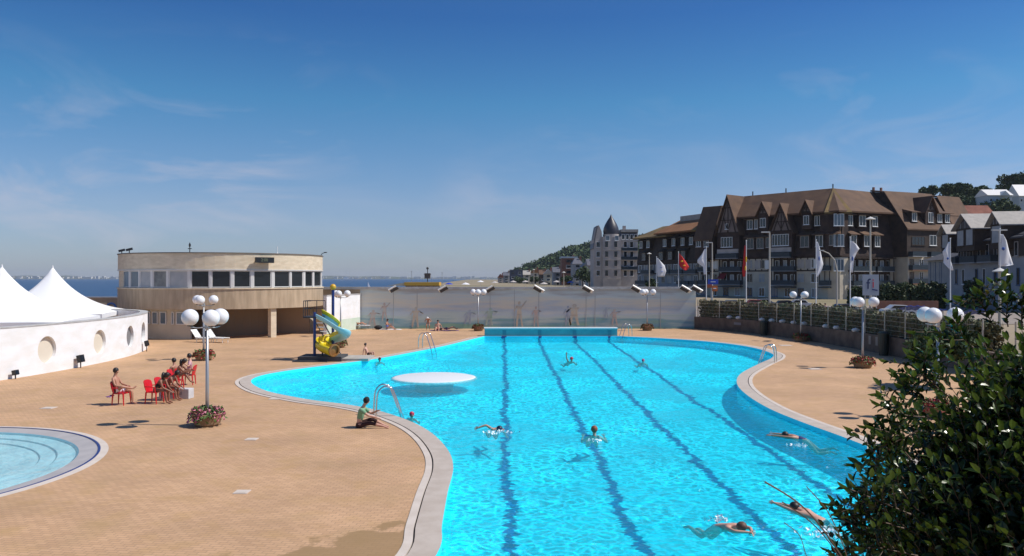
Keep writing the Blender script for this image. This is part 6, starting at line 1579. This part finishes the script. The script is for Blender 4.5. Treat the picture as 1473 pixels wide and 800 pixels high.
# ------------------------------------------------------------------ cars
def make_car(m):
    e=empty('parked_car')
    L=4.2; W=1.72
    prof=[(-2.1,.35),(-2.1,.75),(-1.9,.92),(-1.2,.98),(-.75,1.42),(.75,1.46),(1.35,1.0),(2.0,.88),(2.1,.6),(2.1,.35)]
    mb=MB(); mb.prism(prof,-W/2,W/2,'y'); b=mb.build('body',m,e,bevel=.05)
    for s_ in (-1,1):
        mb=MB(); mb.prism([(-1.05,1.0),(-.68,1.36),(.68,1.39),(1.12,1.02)],s_*(W/2)+(0.004 if s_>0 else -.014),s_*(W/2)+(.014 if s_>0 else -.004),'y'); mb.build('side_window',M['glass'],e)
    for x in (-1.35,1.35):
        for s_ in (-1,1):
            mb=MB(); mb.lathe([(.01,-.1),(.33,-.1),(.33,.1),(.01,.1)],n=16); o=mb.build('wheel',M['tyre'],e,loc=(x,s_*(W/2-.08),.33)); o.rotation_euler=(R(90),0,0)
            mb=MB(); mb.lathe([(.01,-.005),(.2,-.005),(.2,.005),(.01,.005)],n=12); q=mb.build('rim',M['pole'],o,loc=(0,0,.11*(-s_)))
    for s_ in (-.55,.55):
        mb=MB(); mb.cbox((2.1,s_,.68),(.04,.3,.14)); mb.build('headlight',M['white'],e)
    return e
cars={k:make_car(M[k]) for k in ('car_dark','car_white','car_grey','car_red')}
cs=[('car_dark',1032,118,'dark car nearest the blue and orange signs'),('car_grey',1052,122,'grey car right of the dark one near the signs'),('car_red',1086,124,'red car parked under the limp red flag'),('car_dark',1128,120,'dark car parked between two promenade lamps'),
    ('car_white',1150,124,'white car behind the farthest globe lamp'),('car_dark',1213,104,'dark car left of the poster panel'),('car_grey',1098,128,'silver car between the tall lamp and the red car'),('car_white',1292,100,'white van like car right of the poster panel')]
used=set()
for k,px,d,lab in cs:
    o=cars[k] if k not in used else copy_tree(cars[k]); used.add(k); o.location=(XD(px,d),d,0); o.rotation_euler.z=R(random.choice((-8,172,4))); tag(o,lab,'car','cars parked along the promenade')
# blue tarpaulins beyond the fence
for px0,px1,py,d,lab,m in ((1304,1330,440,62,'blue and white tarpaulin behind the fence, left of the bush',M['bluebright']),(1335,1362,445,60,'blue tarpaulin between the two white globes',M['bluebright']),(1395,1425,446,60,'blue tarpaulin behind the top of the bush',M['bluebright'])):
    x0,x1=XD(px0,d),XD(px1,d); z=ZD(py,d); mb=MB(); n=8; vs=[]
    for i in range(n+1):
        for j in range(5): vs.append((x0+(x1-x0)*i/n, d+j*.35, z-.05*math.cos(i*1.9+j)-.09*j))
    mb.add(vs,[(i*5+j,(i+1)*5+j,(i+1)*5+j+1,i*5+j+1) for i in range(n) for j in range(4)]); e=empty('tarpaulin',(0,0,0),0,lab,'tarpaulin'); o=mb.build('sheet',m,e,fix=False); o.modifiers.new('s','SOLIDIFY').thickness=.03
    mb=MB(); 
    for xx in (x0+.1,x1-.1): mb.tube([(xx,d+.35,0),(xx,d+.35,z-.1)],.04,6)
    mb.build('pole',M['pole'],e)
# promenade walkers
random.seed(14)
for px,lab,m in ((1048,'walker in pale clothes on the promenade near the signs',M['cl_white']),(1137,'walker in navy on the promenade left of the farthest globes',M['cl_navy']),(1187,'walker in pink on the promenade between lamps',M['cl_pink']),(1226,'walker in dark clothes beside the dark car',M['cl_black'])):
    d=96; person((XD(px,d),d,0),R(random.uniform(0,360)),lab,(0,0,.93),(0,0,1.46),(.02,0,1.66),[(.1,.25,.85),(.05,-.25,.85)],[(.18,.1,.07),(-.15,-.1,.07)],wear=[('shirt','shirt',m),('trousers','trousers',M['cl_navy'])],grp=None)

# ------------------------------------------------------------------ beach things over the mural wall
d=190; zb=0
e=empty('beach_bar',(XD(583,d),d,ZD(413,d)-2.2),0,'low beach bar with a bright yellow flat roof above the mural wall','building')
w_=XD(630,d)-XD(583,d)
mb=MB(); mb.box(0,w_,0,5,2.2+ZD(413,d)-ZD(413,d)-2.2-3,2.55); mb.build('wall',mat('bar_dark_red',(.13,.05,.04),.8,(.3,.26,.2),2),e)
mb=MB(); mb.box(-.2,w_+.3,-.4,5.4,2.553,3.35); mb.build('roof',mat('yellow_awning',(.62,.36,.05),.6),e)
mb=MB(); mb.prism([(XD(556,d)-XD(583,d),2.5),(-.25,2.5),(-.25,3.25)],0,5,'y'); mb.build('canopy',mat('pale_canopy',(.55,.50,.40),.7),e)
e=empty('signal_mast',(XD(615,240),240,-1),0,'lookout mast with a cabin and a ball on top beyond the beach bar','mast')
d=240; mb=MB(); mb.tube([(0,0,0),(0,0,ZD(384,d)+1)],.12,8); mb.build('mast',M['darkmetal'],e)
mb=MB(); mb.sphere((0,0,ZD(386,d)+1),.4,10); mb.build('ball',M['darkmetal'],e)
mb=MB(); mb.cbox((0,0,ZD(397,d)+1),(1.7,1.5,1.6)); mb.cbox((0,0,ZD(394.5,d)+1),(2.1,1.9,.15)); mb.build('cabin',mat('cabin_brown',(.14,.11,.1),.8),e)
for px,pyt,d,lab in ((592,390,260,'thin pole above the left of the beach bar'),(636,392,260,'thin pole above the right of the beach bar')):
    mb=MB(); mb.tube([(0,0,0),(0,0,ZD(pyt,d)+2)],.07,6); mb.cbox((0,0,ZD(pyt,d)+1.9),(.3,.3,.2)); o=mb.build('thin_pole',M['pole'],loc=(XD(px,d),d,-2)); tag(o,lab,'pole')
# ships
def ship(px,d,s_,lab):
    e=empty('ship',(XD(px,d),d,-4),0,lab,'ship'); mb=MB(); mb.prism([(-1,.1),(-1,.22),(.9,.22),(1.15,.3),(.95,.0),(-.9,.0)],-.15,.15,'y'); o=mb.build('hull',M['white'],e); mb=MB(); mb.box(-.5,.2,-.1,.1,.222,.5); mb.box(-.3,.0,-.08,.08,.502,.62); mb.build('superstructure',M['white'],e)
    mb=MB()
    for x,h in ((-.6,.8),(-.1,1.6),(.4,1.9)): mb.tube([(x,0,.2),(x,0,h)],.012,5)
    mb.build('mast',M['cap'],e); e.scale=(s_,)*3
ship(499,3000,24,'white ship with tall masts on the horizon right of the clubhouse'); 
e=empty('sailing_boat',(XD(529,620),620,-4),R(15),'small boat with a white sail above the white side wall','boat')
mb=MB(); mb.prism([(-2.2,.5),(2.2,.6),(1.6,0),(-1.8,0)],-.7,.7,'y'); mb.build('hull',mat('hull_red',(.3,.12,.1),.6),e); mb=MB(); mb.add([(0,0,.7),(2.3,0,.9),(.2,.1,6.0)],[(0,1,2)]); o=mb.build('sail',M['cl_white'],e); o.modifiers.new('s','SOLIDIFY').thickness=.05
mb=MB(); mb.tube([(0,0,.5),(0,0,6.3)],.06,6); mb.build('mast',M['pole'],e)
# beach huts / stripes on sand ridge px 640-850
random.seed(4)
for k in range(9):
    px=648+k*22+random.uniform(-4,4); d=230+random.uniform(0,60)
    c=random.choice((M['cl_white'],M['awn'],M['stone_pale'],M['bluebright'])); e=empty('beach_parasol',(XD(px,d),d,ter(XD(px,d),d)),0,'closed or open parasol, number of its row from the left unclear','parasol','parasols on the sand behind the mural wall')
    lab=['parasol at the left end of the row behind the mural wall','second parasol from the left behind the mural wall','third parasol from the left behind the mural wall','fourth parasol from the left behind the mural wall','middle parasol behind the mural wall','fourth parasol from the right behind the mural wall','third parasol from the right behind the mural wall','second parasol from the right behind the mural wall','parasol at the right end of the row behind the mural wall'][k]; e['label']=lab
    mb=MB(); mb.tube([(0,0,0),(0,0,2.3)],.04,6); mb.build('pole',M['white'],e); mb=MB(); mb.lathe([(1.3,2.0),(.6,2.35),(.02,2.55)],n=8); mb.build('canopy',c,e)

# ------------------------------------------------------------------ tree whose shadow falls on the right deck
random.seed(31)
tree('round_shrub',18.6,35.2,0,3.0,1.5,'leafy shrub on the right deck hidden behind the dark bush',FOR2,n=2600,leaf=.16,lobes=9,cat='shrub')

# ------------------------------------------------------------------ foreground laurel bush
def laurel_mat():
    m=bpy.data.materials.new('laurel_leaf'); m.use_nodes=True; t=m.node_tree; b=t.nodes['Principled BSDF']; L=t.links.new
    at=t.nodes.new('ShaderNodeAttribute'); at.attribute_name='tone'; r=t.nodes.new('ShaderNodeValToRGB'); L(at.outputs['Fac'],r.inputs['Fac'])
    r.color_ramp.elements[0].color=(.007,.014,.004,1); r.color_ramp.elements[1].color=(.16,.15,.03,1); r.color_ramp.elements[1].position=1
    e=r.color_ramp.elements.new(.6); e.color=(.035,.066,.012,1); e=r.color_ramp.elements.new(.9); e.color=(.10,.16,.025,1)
    L(r.outputs['Color'],b.inputs['Base Color']); b.inputs['Roughness'].default_value=.27; b.inputs['Specular IOR Level'].default_value=.35
    out=t.nodes['Material Output']; tl=t.nodes.new('ShaderNodeBsdfTranslucent'); L(r.outputs['Color'],tl.inputs['Color']); mx=t.nodes.new('ShaderNodeMixShader'); mx.inputs[0].default_value=.22; L(b.outputs[0],mx.inputs[1]); L(tl.outputs[0],mx.inputs[2]); L(mx.outputs[0],out.inputs['Surface'])
    return m
LM=laurel_mat()
random.seed(77)
bp0=Vector((3.45,4.6,0))
bush=empty('laurel_bush',bp0,0,'large dark glossy leaved bush filling the lower right corner','bush')
leafv=[];leaff=[];tone=[]
def leaf(p,dr,nrm,l,w_,tn):
    dr=dr.normalized(); sd_=dr.cross(nrm)
    if sd_.length<.05: sd_=dr.cross(Vector((0,0,1)))
    sd_.normalize(); nn=sd_.cross(dr)
    i=len(leafv); fold=.22*w_; droop=-.12*l
    leafv.extend([p, p+dr*l*.35+nn*0, p+dr*l*.72+nn*droop*.4, p+dr*l+nn*droop,
        p+dr*l*.3+sd_*w_*.5+nn*fold, p+dr*l*.68+sd_*w_*.42+nn*(fold+droop*.4), p+dr*l*.3-sd_*w_*.5+nn*fold, p+dr*l*.68-sd_*w_*.42+nn*(fold+droop*.4)])
    leaff.extend([(i,i+1,i+4),(i+1,i+2,i+5,i+4),(i+2,i+3,i+5),(i,i+6,i+1),(i+1,i+6,i+7,i+2),(i+2,i+7,i+3)]); tone.extend([tn]*8)
twig=MB()
def sprig(base,dr,L,n=9,l=.072,w_=.030,bend=.3,tr=.0035):
    dr=dr.normalized(); p=base.copy(); pts=[p.copy()]; d_=dr.copy()
    for k in range(n):
        d_=(d_+Vector((random.gauss(0,bend*.3),random.gauss(0,bend*.3),random.gauss(.02,bend*.25)))).normalized(); p=p+d_*(L/n); pts.append(p.copy())
        a=k*2.4+random.random(); s1=d_.orthogonal().normalized(); s2=d_.cross(s1); out=(s1*math.cos(a)+s2*math.sin(a)); ld=(out*.9+d_*.75)
        tn=random.random()*.72+(.30 if random.random()<.10 else 0)+(.14 if p.z>3.75 else 0)  # tone raised near the top: sunlit foliage painted into the leaf colour
        leaf(p,ld,(d_-out*.3+Vector((0,0,.5))).normalized(),l*random.uniform(.45,1.25),w_*random.uniform(.75,1.25),min(tn,1))
    leaf(p,d_,s1,l,w_,.9)  # outer tip leaf coloured bright in place of a sun highlight
    twig.tube(pts,[tr]+[tr*.6]*(len(pts)-1),4,cap=False)
lobes=[((0,0,3.0),1.45,1.25),((-.05,.1,3.85),.72,.58),((-.28,0,3.82),.50,.50),((-.55,.0,3.20),.50,.55),((.4,-.1,3.85),.75,.62),((.9,-.2,3.7),.9,.75),((-.5,.0,3.3),.78,.75),((-.75,-.2,2.7),.75,.95),((.6,-.6,3.2),1.0,1.2),((-.2,.1,2.0),1.5,1.3),((1.4,.3,3.55),1.2,.95)]
core_pts=[]
def visible(p):  # keep it cheap: nothing far below the frame and behind
    return True
cnt=0
for (c,r_,rz_) in lobes:
    c=Vector(c); n=int(1050*r_*r_)
    for _ in range(n):
        v=Vector((random.gauss(0,1),random.gauss(0,1),random.gauss(0,1))).normalized()
        k=random.uniform(.72,1.0); p=c+Vector((v.x*r_*k,v.y*r_*k,v.z*rz_*k))
        if p.z<.6: continue
        dr=(v+Vector((0,0,.55))).normalized(); sprig(p-dr*.1,dr,random.uniform(.14,.32),random.randint(6,9))
    for _ in range(int(4200*r_*r_)):
        v=Vector((random.gauss(0,1),random.gauss(0,1),random.gauss(0,1))).normalized(); k=random.random()**.4*.86; p=c+Vector((v.x*r_*k,v.y*r_*k,v.z*rz_*k))
        if p.z<.4: continue
        leaf(p,Vector((random.gauss(0,1),random.gauss(0,1),random.gauss(0,1))),Vector((random.gauss(0,1),random.gauss(0,1),1)),.11,.05,random.random()*.3)  # inner fill leaves: shade of the interior put into a dark tone
# sparse sprays on the left side
def at(px,py,d): return Vector((XD(px,d),d,ZD(py,d)))-bp0
for (a_,b_,d) in [((1300,800),(1213,712),4.2),((1310,740),(1226,700),4.15),((1300,760),(1238,745),4.2),((1320,800),(1245,780),4.1),((1300,690),(1262,640),4.3),((1310,660),(1268,610),4.3),((1330,600),(1270,592),4.3),((1335,580),(1290,556),4.4),((1365,570),(1318,536),4.4),((1345,560),(1310,520),4.5),((1400,500),(1362,470),4.6),((1430,470),(1404,425),4.7),((1450,470),(1438,416),4.7),((1470,470),(1466,420),4.7),((1370,560),(1332,512),4.5),((1290,800),(1222,770),4.25),((1330,780),(1250,720),4.3),((1330,740),(1262,690),4.3),((1320,620),(1250,660),4.25)]:
    A_,B_=at(*a_,d),at(*b_,d); v=B_-A_
    sprig(A_,v,v.length,16,.07,.028,.25,.006)
    for k in range(6):
        t=.25+.12*k; q=A_.lerp(B_,t); sd_=Vector((-v.z,random.gauss(0,.1),v.x)).normalized()*(1 if k%2 else -1); sprig(q,v.normalized()*.8+sd_,random.uniform(.08,.2),6,.065,.027,.3,.003)
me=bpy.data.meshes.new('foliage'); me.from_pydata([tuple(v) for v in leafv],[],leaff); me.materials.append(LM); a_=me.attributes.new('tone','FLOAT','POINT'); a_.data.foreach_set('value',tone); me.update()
o=bpy.data.objects.new('foliage',me); col.objects.link(o); o.parent=bush
twig.build('twig',mat('twig_brown',(.10,.06,.035),.7),bush,fix=False)
mb=MB()
for k in range(9):
    a=k*.7; mb.tube([(.1*math.cos(a),.1*math.sin(a),0),(.35*math.cos(a),.3*math.sin(a),1.2),(.8*math.cos(a),.7*math.sin(a),2.8+.1*k)],[.06,.04,.015],7)
mb.build('stem',M['trunk'],bush)
# thin bare twigs arching over the water
bt=MB()
for (pts,r_) in [([(1250,860),(1190,770),(1150,725),(1100,693)],.004),([(1240,860),(1200,790),(1165,750),(1125,722)],.003),([(1230,850),(1215,790),(1190,735),(1160,700)],.0025),([(1180,850),(1160,800),(1150,770),(1128,752)],.002)]:
    v=[Vector((XD(a,3.9),3.9,ZD(b,3.9)))-bp0 for a,b in pts]; v=catmull(v,5,False); bt.tube(v,r_,5,cap=False)
bt.build('bare_twig',mat('dry_twig',(.22,.13,.08),.8),bush,fix=False)

# ------------------------------------------------------------------ haze
hm=bpy.data.materials.new('haze'); hm.use_nodes=True; t=hm.node_tree; t.nodes.remove(t.nodes['Principled BSDF'])
pv=t.nodes.new('ShaderNodeVolumePrincipled'); pv.inputs['Color'].default_value=(.80,.87,1,1); pv.inputs['Density'].default_value=.00007; pv.inputs['Anisotropy'].default_value=.1
t.links.new(pv.outputs[0],t.nodes['Material Output'].inputs['Volume'])
mb=MB(); mb.box(-9200,5200,-420,9700,-7.0,75); o=mb.build('haze',hm); tag(o,kind='stuff')
